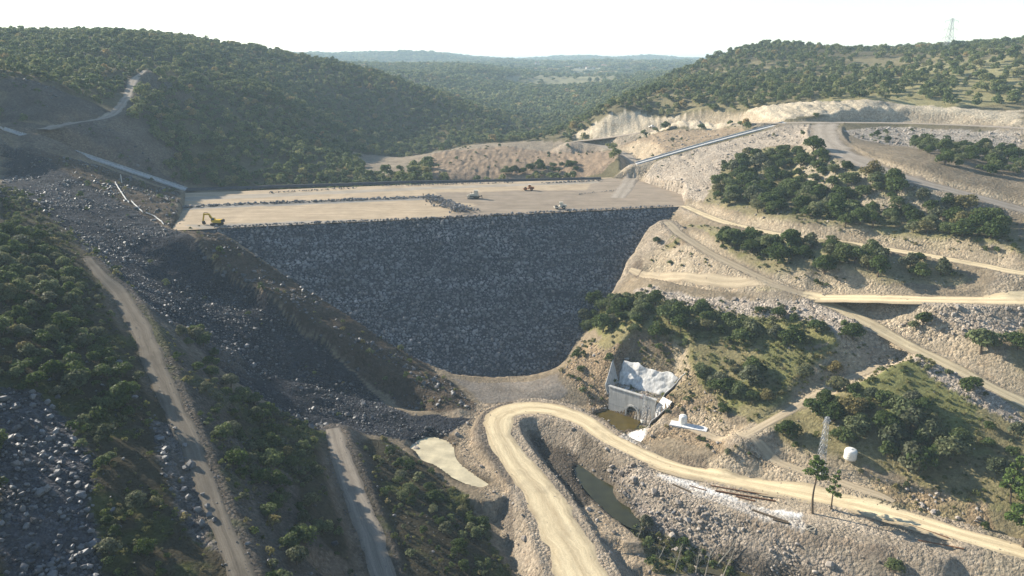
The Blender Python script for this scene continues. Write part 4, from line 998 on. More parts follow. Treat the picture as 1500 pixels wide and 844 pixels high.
# low tufts of grass and herbs on the green ground
M_TUFT = leaf_mat('herb_leaves', [(0, (.08, .085, .03)), (.4, (.10, .12, .03)), (.7, (.15, .15, .05)), (1, (.20, .17, .08))])
G_TUFT = inst_group('tufts', [make_crown('tuft', M_TUFT, 300 + i, 1.7, .8, 4, 60, .17, .0) for i in range(4)])
tp = []
for nm, sp, kp in (('left_bank', 2.0, .55), ('right_scrub_a', 2.6, .5), ('right_scrub_b', 2.4, .5), ('right_scrub_c', 1.8, .7), ('meadow', 1.7, .7), ('portal_bank', 2.0, .45), ('stream_brush', 1.3, .8), ('rubble_mid', 4, .2), ('abutment_slope', 3, .3), ('bank_rocks', 3, .3), ('left_abutment', 3.5, .25)):
    q = sample_poly(ZONES[nm], sp, vr, .5); k = (vr.uniform(0, 1, len(q)) < kp * np.clip(.6 + 1.6 * fbm(q[:, 0], q[:, 1], 16, 4, 51), .1, 1.4)) & (H_at(q[:, 0], q[:, 1], ONROAD) < .02) & ~in_poly(q[:, 0], q[:, 1], ZONES['rock_pile'])
    tp.append(q[k])
tp = np.concatenate(tp); n = len(tp); w = vr.lognormal(-.25, .4, n); print('tufts', n)
scatter_obj('ground_herbs', np.column_stack((tp, H_at(tp[:, 0], tp[:, 1]) - .05)), np.stack((w, w, w * vr.uniform(.6, 1.3, n)), 1), np.column_stack((np.zeros((n, 2)), vr.uniform(0, 6.28, n))), vr.integers(0, 4, n), G_TUFT, M_TUFT, 'low grass tufts and herbs on the slopes')

# ------------------------------------------------------------------ loose rock
G_ROCK = inst_group('rubble', [rock_mesh('rubble_rock', M_SPOIL2, 13, random.uniform(.5, .85), 400 + i) for i in range(6)] + [rock_mesh('rubble_rock', stone_mat('pale_rubble_single', (.20, .165, .13), (.40, .355, .305), False) if i == 0 else bpy.data.materials['pale_rubble_single'], 13, random.uniform(.5, .85), 410 + i) for i in range(6)])
def rubble(name, zones, label, pale, smed=.55):
    out = []; ss_ = []
    for nm, sp, kp, sm in zones:
        q = sample_poly(ZONES[nm], sp, vr, .5); k = (vr.uniform(0, 1, len(q)) < kp * np.clip(.75 + 2.2 * fbm(q[:, 0], q[:, 1], 12, 3, 88), .08, 1.3)) & (H_at(q[:, 0], q[:, 1], ONROAD) < .02)
        q = q[k]; q = q[~in_poly(q[:, 0], q[:, 1], ZONES['toe_flat'])]; out.append(q); ss_.append(np.clip(vr.lognormal(math.log(sm) - .12, .58, len(q)), .18, 2.8))
    q = np.concatenate(out); s = np.concatenate(ss_); n = len(q); print(name, n)
    return scatter_obj(name, np.column_stack((q, H_at(q[:, 0], q[:, 1]) + s * .12)), np.stack((s, s, s), 1), vr.uniform(-.5, .5, (n, 3)) + np.column_stack((np.zeros((n, 2)), vr.uniform(0, 6.28, n))), vr.integers(6, 12, n) if pale else vr.integers(0, 6, n), G_ROCK, M_RUBBLE if pale else M_SPOIL, label)
rubble('spoil_rocks', [('spoil', 1.15, .85, .6), ('left_abutment', 1.7, .6, 1.0), ('rock_pile', .95, .85, .85), ('left_bank', 2.6, .35, .5), ('track_side_rocks', 1.0, .6, .8), ('plinth_cut_left', 2.6, .6, 1.0), ('hill_cut', 3.0, .5, 1.1)], 'dark loose rock tipped down the left bank', False)
rubble('pale_rubble_rocks', [('rubble_mid', 1.1, .7, .7), ('rubble_right', 1.1, .7, .75), ('stream_rubble', .85, .8, .7), ('rubble_rim', 1.7, .6, .8), ('cleared_slope', 2.0, .4, .7), ('portal_bank', 1.15, .55, .65), ('valley_floor', 1.5, .4, .55), ('bank_rocks', 1.1, .55, .8), ('meadow', 3.2, .35, .45), ('rim_mound', 3, .4, .8), ('right_scrub_a', 2.6, .4, .7), ('right_scrub_b', 2.6, .35, .6), ('abutment_slope', 1.6, .5, .55), ('soil_scarp', 1.6, .25, .6), ('platform', 2.2, .2, .4)], 'pale broken rock strewn over the right bank', True)

# small stones lying on the dirt roads and along their edges
rp = []
for key, dens in (('bench_upper', 3.0), ('bench_lower', 3.0), ('valley', 1.2), ('abutment', 2.0), ('mid_west', 2.0), ('mid', 1.0), ('mid_down', 1.5), ('upper', 1.5), ('rim_down', 1.0), ('bank_track', 2.5), ('grass_track', 2.5), ('platform', 2.0)):
    Q = resample(ROADS[key], 1.0); n = int(len(Q) * dens); i = vr.integers(0, len(Q) - 1, n); T_ = Q[i + 1, :2] - Q[i, :2]; T_ = T_ / np.linalg.norm(T_, axis=1)[:, None]
    l = np.sign(vr.uniform(-1, 1, n)) * np.clip(vr.beta(3.2, 1.4, n) * 1.15, 0, 1.2); rp.append(Q[i, :2] + np.stack((T_[:, 1], -T_[:, 0]), 1) * (l * Q[i, 3] / 2)[:, None])
rp = np.concatenate(rp); n = len(rp); sr = np.clip(vr.lognormal(-1.35, .45, n), .12, .7)
scatter_obj('road_stones', np.column_stack((rp, H_at(rp[:, 0], rp[:, 1]) + .08)), np.stack((sr, sr, sr), 1), vr.uniform(-3, 3, (n, 3)), np.where(rp[:, 0] < -20, vr.integers(0, 6, n), vr.integers(6, 12, n)), G_ROCK, M_RUBBLE, 'small loose stones on the dirt roads')
# ------------------------------------------------------------------ concrete plinths beside the crest
def conc_mat(name, c, streak=.25):
    t = NT(name); n = t.noise(.35, 5, .7); n2 = t.noise(3, 4, .7)
    mp = t.new('ShaderNodeMapping'); mp.inputs['Scale'].default_value = (1.4, 1.4, .12); t.link(t.geo.outputs['Position'], mp.inputs['Vector'])
    st = t.noise(1, 4, .6, mp.outputs[0]); t.bump(n2, .3, .05)
    return t.out(t.scale(c, t.math('MULTIPLY', t.rng(n, .3, .7, .82, 1.15), t.rng(st, .3, .7, 1 - streak, 1 + streak * .5))))
M_CONC = conc_mat('concrete', (.45, .44, .41)); M_PLINTH = conc_mat('plinth_concrete', (.40, .40, .39))
M_SHOT = conc_mat('shotcrete', (.66, .645, .61), .38); M_SHOTG = conc_mat('grey_shotcrete', (.42, .42, .40), .2)
def plinth(key, label, npan, lift):
    Q = resample(ROADS[key][:, :4], .5); p0 = Vector(Q[len(Q) // 2][:3]); e = empty('plinth', p0, 0, label, 'plinth')
    cuts = np.linspace(0, len(Q) - 1, npan + 1).astype(int)
    for a, b in zip(cuts[:-1], cuts[1:]):
        A, B = Vector(Q[a][:3]), Vector(Q[b][:3]); d = (B - A).normalized(); side = d.cross(Vector((0, 0, 1))).normalized(); up = side.cross(d)
        R = Matrix((d, side, up)).transposed(); mb = MB(); L = (B - A).length - .12
        c = (A + B) / 2 - p0
        mb.box(c + up * lift, (L, 5.0, .7), R, .05); mb.box(c + up * (lift + .6) - side * 2.2, (L, .6, 1.0), R, .04)
        mb.build('panel', M_PLINTH, e)
    return e
plinth('plinth_l', 'long concrete plinth strip climbing the left abutment', 13, .35)
plinth('plinth_r', 'long concrete plinth strip climbing the right abutment', 13, .35)

# ------------------------------------------------------------------ rows and heaps of stone on the crest
def crest_row(pix, step, smed, label, wid=1.2, name='stone_row'):
    Q = resample(np.array([PZ(a, b, CREST) for a, b in pix]), step); r = np.random.default_rng(len(label)); n = len(Q) * 3
    P = np.repeat(Q, 3, 0); P[:, :2] += r.normal(0, wid * .5, (n, 2)); P = P[r.uniform(0, 1, n) > .15]; n = len(P)
    s = np.clip(r.lognormal(math.log(smed), .35, n), .3, 2.2); P[:, 2] = CREST + .1 + s * .18 + r.uniform(0, .5, n) * smed
    o = mesh_obj(name, joined_rocks(name, P, s, ROCKS, .5, 9), M_RIP); return tag(o, label, 'stone row', kind='stuff')
crest_row([(262,305),(350,300),(460,296),(560,292),(640,289)], .75, 1.15, 'long dark row of dumped stones across the crest', 1.6)
crest_row([(395,283),(450,280),(520,276)], 1.6, .8, 'broken row of stones at the far left of the crest')
crest_row([(560,273),(640,271),(752,268)], 1.5, .8, 'thin row of stones along the middle of the far crest edge')
crest_row([(795,269),(840,267),(880,265)], 1.0, .9, 'row of stones at the far right end of the crest')
crest_row([(848,285),(900,280)], 1.4, .6, 'scattered stones beside the haul road on the crest')
crest_row([(318,334),(500,326),(650,320),(800,312),(985,303)], 1.1, 1.0, 'uneven lip of stones along the near crest edge', 1.0)
# dark kerb of fill on the upstream edge
Q = resample(np.array([PZ(a, b, CREST) for a, b in [(262,279.5),(400,274),(600,268),(760,265),(880,262.5)]]), 3.0)
T = np.gradient(Q[:, :2], axis=0); T /= np.linalg.norm(T, axis=1)[:, None]; Nn = np.stack((T[:, 1], -T[:, 0]), 1); vs = []
for off, zz in ((2.2, -.2), (.8, 1.15), (-.8, 1.2), (-2.6, -.4)):
    vs.append(np.column_stack((Q[:, :2] + Nn * off, CREST + zz + .25 * fbm(Q[:, 0], Q[:, 1], 7, 2, 17))))
V = np.stack(vs, 1).reshape(-1, 3); ii = np.arange(len(V)).reshape(-1, 4); Fk = np.stack((ii[:-1, :-1], ii[1:, :-1], ii[1:, 1:], ii[:-1, 1:]), -1).reshape(-1, 4)
tag(mesh_obj('earth_berm', np_mesh('earth_berm', V, Fk, False), simple_mat('dark_berm_fill', (.06, .06, .065), .95, 0, .4, 1, .6, .2)), 'low dark berm along the far edge of the crest', 'berm')
# heap of boulders by the dozer
hp = []; hs = []
r = np.random.default_rng(21); A = np.array(PZ(628, 290, CREST)); B = np.array(PZ(684, 312, CREST))
for i in range(620):
    t_ = r.uniform(0, 1); q = A * (1 - t_) + B * t_; w = 5.5 + 2.5 * t_
    dx, dy = r.normal(0, w * .42), r.normal(0, w * .5); k = max(0, 1 - math.hypot(dx, dy) / (w * 1.3)); s = float(np.clip(r.lognormal(-.05, .4), .4, 2.2))
    hp.append((q[0] + dx, q[1] + dy, CREST + 2.6 * k * r.uniform(.4, 1) + s * .1)); hs.append(s)
tag(mesh_obj('boulder_heap', joined_rocks('boulder_heap', np.array(hp), np.array(hs), ROCKS, .7, 22), M_RIP), 'heap of dumped boulders on the crest beside the dozer', 'rock heap', kind='stuff')

# ------------------------------------------------------------------ boulders one can pick out
BL = [rock_mesh('boulder', M_SPOIL1, 11, random.uniform(.6, .9), 500 + i) for i in range(6)]
def boulder(x, y, s, label, group=None):
    o = mesh_obj('boulder', BL[int(vr.integers(0, 6))]); o.location = (x, y, float(H_at(x, y)) + s * .22); o.scale = (s, s * vr.uniform(.75, 1), s * vr.uniform(.8, 1.1))
    o.rotation_euler = (vr.uniform(-.5, .5), vr.uniform(-.5, .5), vr.uniform(0, 6.28)); return tag(o, label, 'boulder', group)
hand = [(231,637,2.6),(247,637,1.5),(257,629,1.7),(271,654,1.7),(281,684,2.8),(272,689,2.4),(266,706,2.2),(254,699,1.9),(271,719,2.4),(276,731,2.2),(297,726,1.5),(304,744,2.0),(291,749,1.9),(269,754,1.9),(307,756,1.8),(314,764,1.8),(296,769,2.2),(291,789,1.4)]
hand.sort(key=lambda h: h[1])
for k, (px, py, s) in enumerate(hand):
    p = hit(px, py); boulder(p[0], p[1], s, '%s boulder from the top along the left edge of the bench track' % ORD[k], 'boulders beside the bench track')
for px, py, s, lab in [(92,681,2.2,'pale flat boulder in the middle of the rock pile'),(110,794,2.2,'bright pale boulder low in the rock pile'),(100,722,1.7,'pale boulder in the right part of the rock pile'),(165,749,1.6,'boulder in the grass right of the rock pile'),(78,699,1.6,'flat pale boulder left of centre in the rock pile'),(363,798,1.3,'single pale boulder right of the bench track'),(394,823,1.2,'grey boulder low between the bench tracks'),(1050,768,1.7,'white boulder on the stream rubble'),(987,752,1.7,'rounded pale boulder near the stream bend'),(964,753,2.0,'big pale boulder on the rubble bank of the stream')]:
    p = hit(px, py); boulder(p[0], p[1], s, lab)
q = sample_poly(ZONES['rock_pile'], 2.6, vr, .5); q = q[[project(a, b, float(H_at(a, b)))[0] > 0 and project(a, b, float(H_at(a, b)))[1] < 850 for a, b in q]]
BP = sorted([(project(a, b, float(H_at(a, b))), a, b, float(np.clip(vr.lognormal(.35, .3), .9, 2.4))) for a, b in q], key=lambda v: v[0][1])
nr = max(1, int(len(BP) / 16)); print('pile boulders', len(BP))
for i in range(nr):
    row = sorted(BP[len(BP) * i // nr:len(BP) * (i + 1) // nr], key=lambda v: v[0][0])
    for k, (pp, a, b, s) in enumerate(row):
        boulder(a, b, s, '%s boulder from the left, %s band from the top of the rock pile' % (ORD[min(k, 19)], ORD[i]), 'boulders of the rock pile')

# ------------------------------------------------------------------ outlet portal
def hw(s, n, z): return Vector((HW_L[0] + HW_T[0] * s + HW_N[0] * n, HW_L[1] + HW_T[1] * s + HW_N[1] * n, z))
RZ = math.atan2(HW_T[1], HW_T[0])                     # local x along the wall, local -y towards the pool
po = empty('outlet_portal', hw(0, 0, -3.4), RZ, 'grey concrete outlet head wall with a round tunnel mouth above a pool', 'portal')
ZT = 9.6                                              # wall height above the empty
cx_, rad, sp_ = 10.2, 2.55, 2.3
def arch(n=18): return [(cx_ + rad * math.cos(math.pi * k / n), sp_ + rad * math.sin(math.pi * k / n)) for k in range(n + 1)]
def wall_with_arch(y0, y1):
    bm = bmesh.new(); A_ = arch(); W_ = HW_W
    def ring(y): return [bm.verts.new((x, y, z)) for x, z in A_]
    def top(y): return [bm.verts.new((x, y, ZT)) for x, z in A_]
    for y, fl in ((y0, 1), (y1, -1)):
        a = ring(y); tp_ = top(y)
        for k in range(len(a) - 1): bm.faces.new((a[k], a[k + 1], tp_[k + 1], tp_[k]))
        rt = [bm.verts.new((W_, y, -1.2)), bm.verts.new((W_, y, ZT))]; bt = bm.verts.new((cx_ + rad, y, -1.2)); bl = bm.verts.new((cx_ - rad, y, -1.2)); lf_ = [bm.verts.new((0, y, -1.2)), bm.verts.new((0, y, ZT))]
        bm.faces.new((bt, rt[0], rt[1], tp_[0], a[0])); bm.faces.new((bl, a[-1], tp_[-1], lf_[1], lf_[0]))
    for poly in ([(0, ZT), (W_, ZT)], [(W_, -1.2), (W_, ZT)], [(0, -1.2), (0, ZT)]):
        (x0, z0), (x1, z1) = poly; bm.faces.new([bm.verts.new(p) for p in ((x0, y0, z0), (x1, y0, z1), (x1, y1, z1), (x0, y1, z0))])
    bmesh.ops.remove_doubles(bm, verts=bm.verts[:], dist=.001)
    m = MB(); m.bm.free(); m.bm = bm; return m
wall_with_arch(0.0, .9).build('head_wall', M_CONC, po)
mb = MB(); mb.box((HW_W / 2, .40, ZT + .2), (HW_W + .5, 1.35, .42), None, .04); mb.build('coping', M_CONC, po)
for k in range(2): MB().box((HW_W * .5, -.03, 3.2 * (k + 1) - .1 + (3.0 if k else 0)), (HW_W - .02, .05, .07)).build('pour_joint', M_SHOTG, po)
# tunnel lining: ring that stands out of the wall and a dark barrel behind it
def barrel(r0, r1, y0, y1, name, mat):
    bm = bmesh.new(); n = 20; R_ = []
    for r_, y in ((r0, y0), (r1, y0), (r1, y1), (r0, y1)):
        R_.append([bm.verts.new((cx_ + r_ * math.cos(t_), y, sp_ + r_ * math.sin(t_))) for t_ in [math.pi * k / n for k in range(n + 1)]] )
    for a, b in zip(R_, R_[1:] + R_[:1]):
        for k in range(n): bm.faces.new((a[k], a[k + 1], b[k + 1], b[k]))
    for r_ in (0, n): bm.faces.new([q_[r_] for q_ in R_])
    m = MB(); m.bm.free(); m.bm = bm; return m.build(name, mat, po)
barrel(2.28, 2.85, -.45, .6, 'portal_ring', M_CONC)
barrel(2.29, 2.54, .62, 16, 'tunnel_lining', M_SHOTG)
for sx_ in (-1, 1): MB().box((cx_ + sx_ * 2.42, 8.3, .45), (.22, 15.4, 3.5)).build('side_lining', M_SHOTG, po)
for sx_ in (-1, 1): MB().box((cx_ + sx_ * 2.56, .08, .5), (.5, 1.05, 3.4)).build('jamb', M_CONC, po)
MB().box((cx_, 16.2, 2), (6, .3, 8)).build('tunnel_end', M_SHOTG, po)
# sprayed concrete on the faces of the cut
def lining(name, mat, f, nu, nv, vmax, parent, amp, lift=.35, top=None):
    vs = []
    for i in range(nu):
        u = i / (nu - 1); colp = [f(u, vmax * j / 200) for j in range(201)]
        a = np.array(colp); g = H_at(a[:, 0], a[:, 1], HPRE) + lift; over = np.where(a[:, 2] > g)[0]; over = over[over > 8]
        vt = vmax * (over[0] if len(over) else 200) / 200
        if top: vt = top(u)
        for j in range(nv): vs.append(f(u, vt * j / (nv - 1)))
    V = np.array(vs); V[:, 0] += amp * fbm(V[:, 0] * 1.0, V[:, 2] * 1.3 + V[:, 1], 3.0, 3, 5); V[:, 1] += amp * fbm(V[:, 0], V[:, 2] + V[:, 1], 2.2, 3, 6)
    ii = np.arange(nu * nv).reshape(nu, nv); Fl = np.stack((ii[:-1, :-1], ii[1:, :-1], ii[1:, 1:], ii[:-1, 1:]), -1).reshape(-1, 4)
    o = mesh_obj(name, np_mesh(name, V, Fl, True), mat, parent); o.matrix_parent_inverse = (Matrix.Translation(parent.location) @ Matrix.Rotation(RZ, 4, 'Z')).inverted()
    sd = o.modifiers.new('thick', 'SOLIDIFY'); sd.thickness = .25; sd.offset = 0
    return o
lining('back_lining', M_SHOT, lambda u, v: tuple(hw(-1.0 + u * (HW_W + 3.5), -8.3 - v * .45 + .6 * math.sin(u * 3.1), 4.0 + v)), 60, 20, 13, po, .6, .35, lambda u: 9.0 + .5 * math.sin(u * 9) + .3 * math.sin(u * 23 + 1) - 1.6 * abs(u - .4))
lining('left_lining', M_SHOTG, lambda u, v: tuple(hw(-.5 - v * .32, -8.6 + u * 8.7, 3.0 + v)), 30, 12, 11, po, .12, .35, lambda u: 3.6 + 7.0 * (1 - u))
lining('right_lining', M_SHOT, lambda u, v: tuple(hw(HW_W + .2 + v * .55, -8.6 + u * 20.5, (4.2 if u < .42 else -4.0) + v)), 50, 14, 12, po, .5)
lining('left_wing', M_SHOTG, lambda u, v: tuple(hw(-.45 - v * .3 - u * 3.0, u * 8.5, -4.2 + v)), 30, 14, 11, po, .25)

# ------------------------------------------------------------------ tanks and slab
M_TANK = simple_mat('white_plastic', (.78, .75, .68), .45, 0, .06, 1.5); M_SLAB = conc_mat('white_slab', (.72, .71, .68), .1)
def tank(px, py, r_, h_, label, zoff=0):
    p = hit(px, py); e = empty('water_tank', (p[0], p[1], p[2] + zoff), .4, label, 'tank')
    b = MB().lathe([(r_ * .93, 0), (r_, .12), (r_, h_ * .78), (r_ * .93, h_ * .92), (r_ * .75, h_)], seg=22).build('tank_body', M_TANK, e, True)
    for k in range(3): MB().lathe([(r_ * 1.0, h_ * (.2 + .22 * k)), (r_ * 1.025, h_ * (.2 + .22 * k) + .06), (r_ * 1.0, h_ * (.2 + .22 * k) + .12)], seg=22).build('rib', M_TANK, e, True)
    MB().lathe([(r_ * .25, h_ - .02), (r_ * .25, h_ + .12), (r_ * .2, h_ + .16)], seg=14).build('lid', M_TANK, e, True)
    MB().tube((r_ * .9, 0, .35), (r_ + .35, 0, .3), .07).build('outlet_valve', M_CONC, e)
    return e
p = hit(1006, 625)
sl_ = empty('concrete_slab', (p[0], p[1], p[2] + .1), -.42, 'white concrete slab strip under the portal tank', 'slab')
for k in range(3): MB().box((-3.5 + 4.1 * k, 0, .1), (4.0, 3.4, .5), None, .04).build('slab_panel', M_SLAB, sl_)
tank(1000, 622, 1.35, 3.0, 'white water tank on the slab near the outlet portal', .42)
tank(1245, 672, 1.75, 3.1, 'white rounded water tank in the meadow before the dense grove')

# ------------------------------------------------------------------ lattice masts
M_STEEL = simple_mat('galvanised_steel', (.40, .41, .42), .5, .35, .12, 2); M_RUST = simple_mat('rusty_steel', (.17, .085, .045), .8, .2, .35, 3); M_DARK = simple_mat('dark_rubber', (.03, .03, .03), .8, 0, .2, 2)
M_RED = simple_mat('red_insulator', (.35, .04, .03), .5)
def lattice(name, pos, h, b0, b1, bays, arms, label, cat, rz=.3, t_=.09, cage=None):
    e = empty(name, pos, rz, label, cat)
    MB().box((0, 0, .0), (b0 * 1.5, b0 * 1.5, .9), None, .05).build('footing', M_CONC, e)
    def c(i, z): w = (b0 + (b1 - b0) * z / h) / 2; return Vector(((-w, w, w, -w)[i], (-w, -w, w, w)[i], z))
    for i in range(4): MB().bar(c(i, .2), c(i, h), t_ * 1.6).build('leg', M_STEEL, e)
    br = MB(); zs = [h * (1 - (1 - k / bays) ** 1.15) for k in range(bays + 1)]
    for k in range(bays):
        for i in range(4):
            j = (i + 1) % 4; br.bar(c(i, max(zs[k], .2)), c(j, zs[k + 1]), t_); br.bar(c(j, max(zs[k], .2)), c(i, zs[k + 1]), t_); br.bar(c(i, zs[k + 1]), c(j, zs[k + 1]), t_)
    br.build('bracing', M_STEEL, e)
    for z, L, d in arms:
        a = MB(); w = (b0 + (b1 - b0) * z / h) / 2
        for s in (-1, 1):
            for y in (-w, w): a.bar((0, y, z), (s * L, 0, z), t_ * 1.1); a.bar((s * w, y, z + d), (s * L, 0, z), t_ * 1.1)
            for q_ in (.3, .55, .78): a.bar((s * L * q_, 0, z), (s * L * q_, 0, z + d * (1 - q_)), t_ * .8)
        ao = a.build('cross_arm', M_STEEL, e)
        for s in (-1, 1): MB().tube((s * L, 0, z), (s * L, 0, z - .9 * (L / 3)), .10 * max(1, L / 3), None, 6).build('insulator', M_RED if h < 15 else M_STEEL, ao)
    return e
p = hit(1201, 690); lattice('lattice_pylon', (p[0], p[1], p[2]), 17.5, 2.1, .8, 9, [(16.2, 1.7, .5), (17.2, 1.0, .3)], 'grey lattice pylon standing by the meadow grove', 'pylon', .5, .06)
p = hit(942, 618); lattice('lattice_pylon', (p[0], p[1], p[2] + .6), 10.5, 1.1, .6, 8, [(9.6, 1.3, .4), (10.3, .8, .2)], 'slim lattice mast in front of the outlet head wall', 'pylon', .2, .05)
x, y, z = PY(1388, 72, 900); lattice('transmission_tower', (x, y, float(H_at(x, y)) - 1), max(30, 122 + .058 * 900 - float(H_at(x, y))), 8, 2.0, 9, [(0, 0, 0)][:0], 'tall three armed power tower on the right skyline', 'pylon', .15, .15)
tw = bpy.data.objects['transmission_tower']; th = max(30, 122 + .058 * 900 - float(H_at(x, y)))
for k, zf in enumerate((0, 9, 18)):
    a = MB(); zz = th - 3 - zf
    for s in (-1, 1):
        a.bar((0, -1, zz), (s * 8.5, 0, zz), .16); a.bar((0, 1, zz), (s * 8.5, 0, zz), .16); a.bar((s * 1, 0, zz + 2.2), (s * 8.5, 0, zz), .16)
        for q_ in (.35, .65): a.bar((s * 8.5 * q_, 0, zz), (s * 8.5 * q_, 0, zz + 2.0 * (1 - q_)), .22)
    ao = a.build('cross_arm', M_STEEL, tw)
    for s in (-1, 1): MB().tube((s * 8.3, 0, zz), (s * 8.3, 0, zz - 2.4), .22, None, 6).build('insulator', M_STEEL, ao)
p = hit(757, 205); e = empty('utility_pole', p, 0, 'single wooden pole at the foot of the wooded spur', 'pole'); MB().tube((0, 0, -.5), (0, 0, 11), .22, .15, 8).build('pole', M_BARK, e); MB().bar((-1, 0, 10.3), (1, 0, 10.3), .15).build('cross_arm', M_BARK, e)

# ------------------------------------------------------------------ pipes, bars, planks, ring
def lay(px0, py0, px1, py1, r_, name, label, mat, cat, sq=False, lift=.0, group=None):
    a, b = hit(px0, py0), hit(px1, py1); d = Vector(b - a); c0 = (a + b) / 2; za, zb = float(H_at(a[0], a[1])), float(H_at(b[0], b[1]))
    zs = max(float(H_at(*(a + (b - a) * k / 12)[:2]) - (za + (zb - za) * k / 12)) for k in range(13))
    A = Vector((a[0], a[1], za + zs + r_ + lift)); B = Vector((b[0], b[1], zb + zs + r_ + lift)); mb = MB()
    if sq:
        mb.bar(A, B, r_ * 2.2, r_ * 1.6)
    else:
        n = 6
        for k in range(n): mb.tube(A.lerp(B, k / n), A.lerp(B, (k + 1) / n), r_, None, 8)
    return tag(mb.build(name, mat), label, cat, group)
lay(1041,712,1125,726,.16,'steel_pipe','long rusty pipe lying nearest the haul road','__' and M_RUST,'pipe')
lay(1048,720,1136,735,.24,'steel_pipe','thick rusty pipe lying on the pale platform',M_RUST,'pipe')
lay(1078,728,1106,735,.2,'steel_pipe','short rusty pipe left of the white spill',M_RUST,'pipe')
lay(1102,748,1154,766,.22,'timber_beam','brown timber beam across the white spill',M_BARK,'beam',True)
lay(1132,762,1156,768,.2,'timber_beam','short timber beam near the wooden ring',M_BARK,'beam',True)
lay(985,710,1012,722,.2,'timber_plank','dark plank on the white spill near its left end',M_BARK,'plank',True)
lay(1010,712,1035,719,.14,'steel_pipe','thin dark bar beside the white spill',M_RUST,'pipe')
lay(1331,769,1390,789,.15,'steel_pipe','thin rusty pipe by the road under the pine shadow',M_RUST,'pipe')
lay(1345,792,1412,805,.17,'steel_pipe','rusty pipe beside the soil heap near the right edge',M_RUST,'pipe')
p = hit(1187, 775); e = empty('wooden_ring', (p[0], p[1], p[2] + .2), .3, 'pale wooden cable reel end lying on the platform', 'reel')
mb = MB()
for k in range(20):
    a0, a1 = 6.2832 * k / 20, 6.2832 * (k + 1) / 20; mb.bar((1.25 * math.cos(a0), 1.25 * math.sin(a0), 0), (1.25 * math.cos(a1), 1.25 * math.sin(a1), 0), .2, .22)
mb.build('rim', M_DEAD, e); MB().box((0, 0, 0), (2.4, .3, .12)).build('spoke', M_DEAD, e)
# hose down the left abutment
M_HOSE = simple_mat('pale_hose', (.55, .54, .50), .6, 0, .1)
def hose(pix, r_, label):
    P = [hit(*q_) for q_ in pix]; Q = resample(catmull(P, 8), 1.5); pts = [Vector((q_[0], q_[1], float(H_at(q_[0], q_[1])) + r_ + .25)) for q_ in Q]
    return tag(MB().path(pts, [r_] * len(pts), 6).build('hose', M_HOSE), label, 'hose')
hose([(169,268),(176,280),(189,298)], .28, 'pale hose on the upper part of the left abutment'); hose([(193,296),(201,304),(209,312)], .28, 'short pale pipe below the upper hose'); hose([(214,313),(228,319),(240,330)], .25, 'pale hose reaching down to the crest corner')
p = hit(178.5, 268); tag(MB().bar((p[0], p[1], p[2] - .3), (p[0], p[1], p[2] + 4.5), .35).build('marker_post', M_HOSE), 'white marker post standing on the left abutment', 'post')
x, y, z = PZ(620, 289, CREST); tag(MB().bar((x, y, CREST), (x, y, CREST + 2.2), .35).box((x, y, CREST + .3), (3, 1.6, .6)).build('marker_post', M_DARK), 'dark marker post at the end of the stone row', 'post')

# ------------------------------------------------------------------ machines on the crest
M_YEL = simple_mat('machine_yellow', (.55, .36, .03), .45, 0, .15, 2); M_CREAMP = simple_mat('faded_cream_paint', (.55, .50, .40), .5, 0, .15, 2); M_ORNG = simple_mat('rusty_orange_paint', (.42, .16, .06), .5, 0, .2, 2)
M_IRON = simple_mat('dark_iron', (.06, .055, .05), .7, .3, .3, 3)
t = NT('machine_glass'); t.bsdf.inputs['Specular IOR Level'].default_value = .5; t.bsdf.inputs['Roughness'].default_value = .1; M_GLASS = t.out((.05, .09, .10))
def track(e, y, L, h, w):
    n = 8; poly = [(L / 2 - h / 2 + h / 2 * math.cos(math.pi / 2 - math.pi * k / n), h / 2 + h / 2 * math.sin(math.pi / 2 - math.pi * k / n)) for k in range(n + 1)] + [(-L / 2 + h / 2 + h / 2 * math.cos(-math.pi / 2 - math.pi * k / n), h / 2 + h / 2 * math.sin(-math.pi / 2 - math.pi * k / n)) for k in range(n + 1)]
    o = MB().prism(poly, y - w / 2, y + w / 2).build('track', M_IRON, e)
    for k in range(5): MB().tube((-L * .34 + L * .17 * k, y - w / 2 - .05, h * .4), (-L * .34 + L * .17 * k, y + w / 2 + .05, h * .4), h * .24, None, 10).build('road_wheel', M_IRON, o)
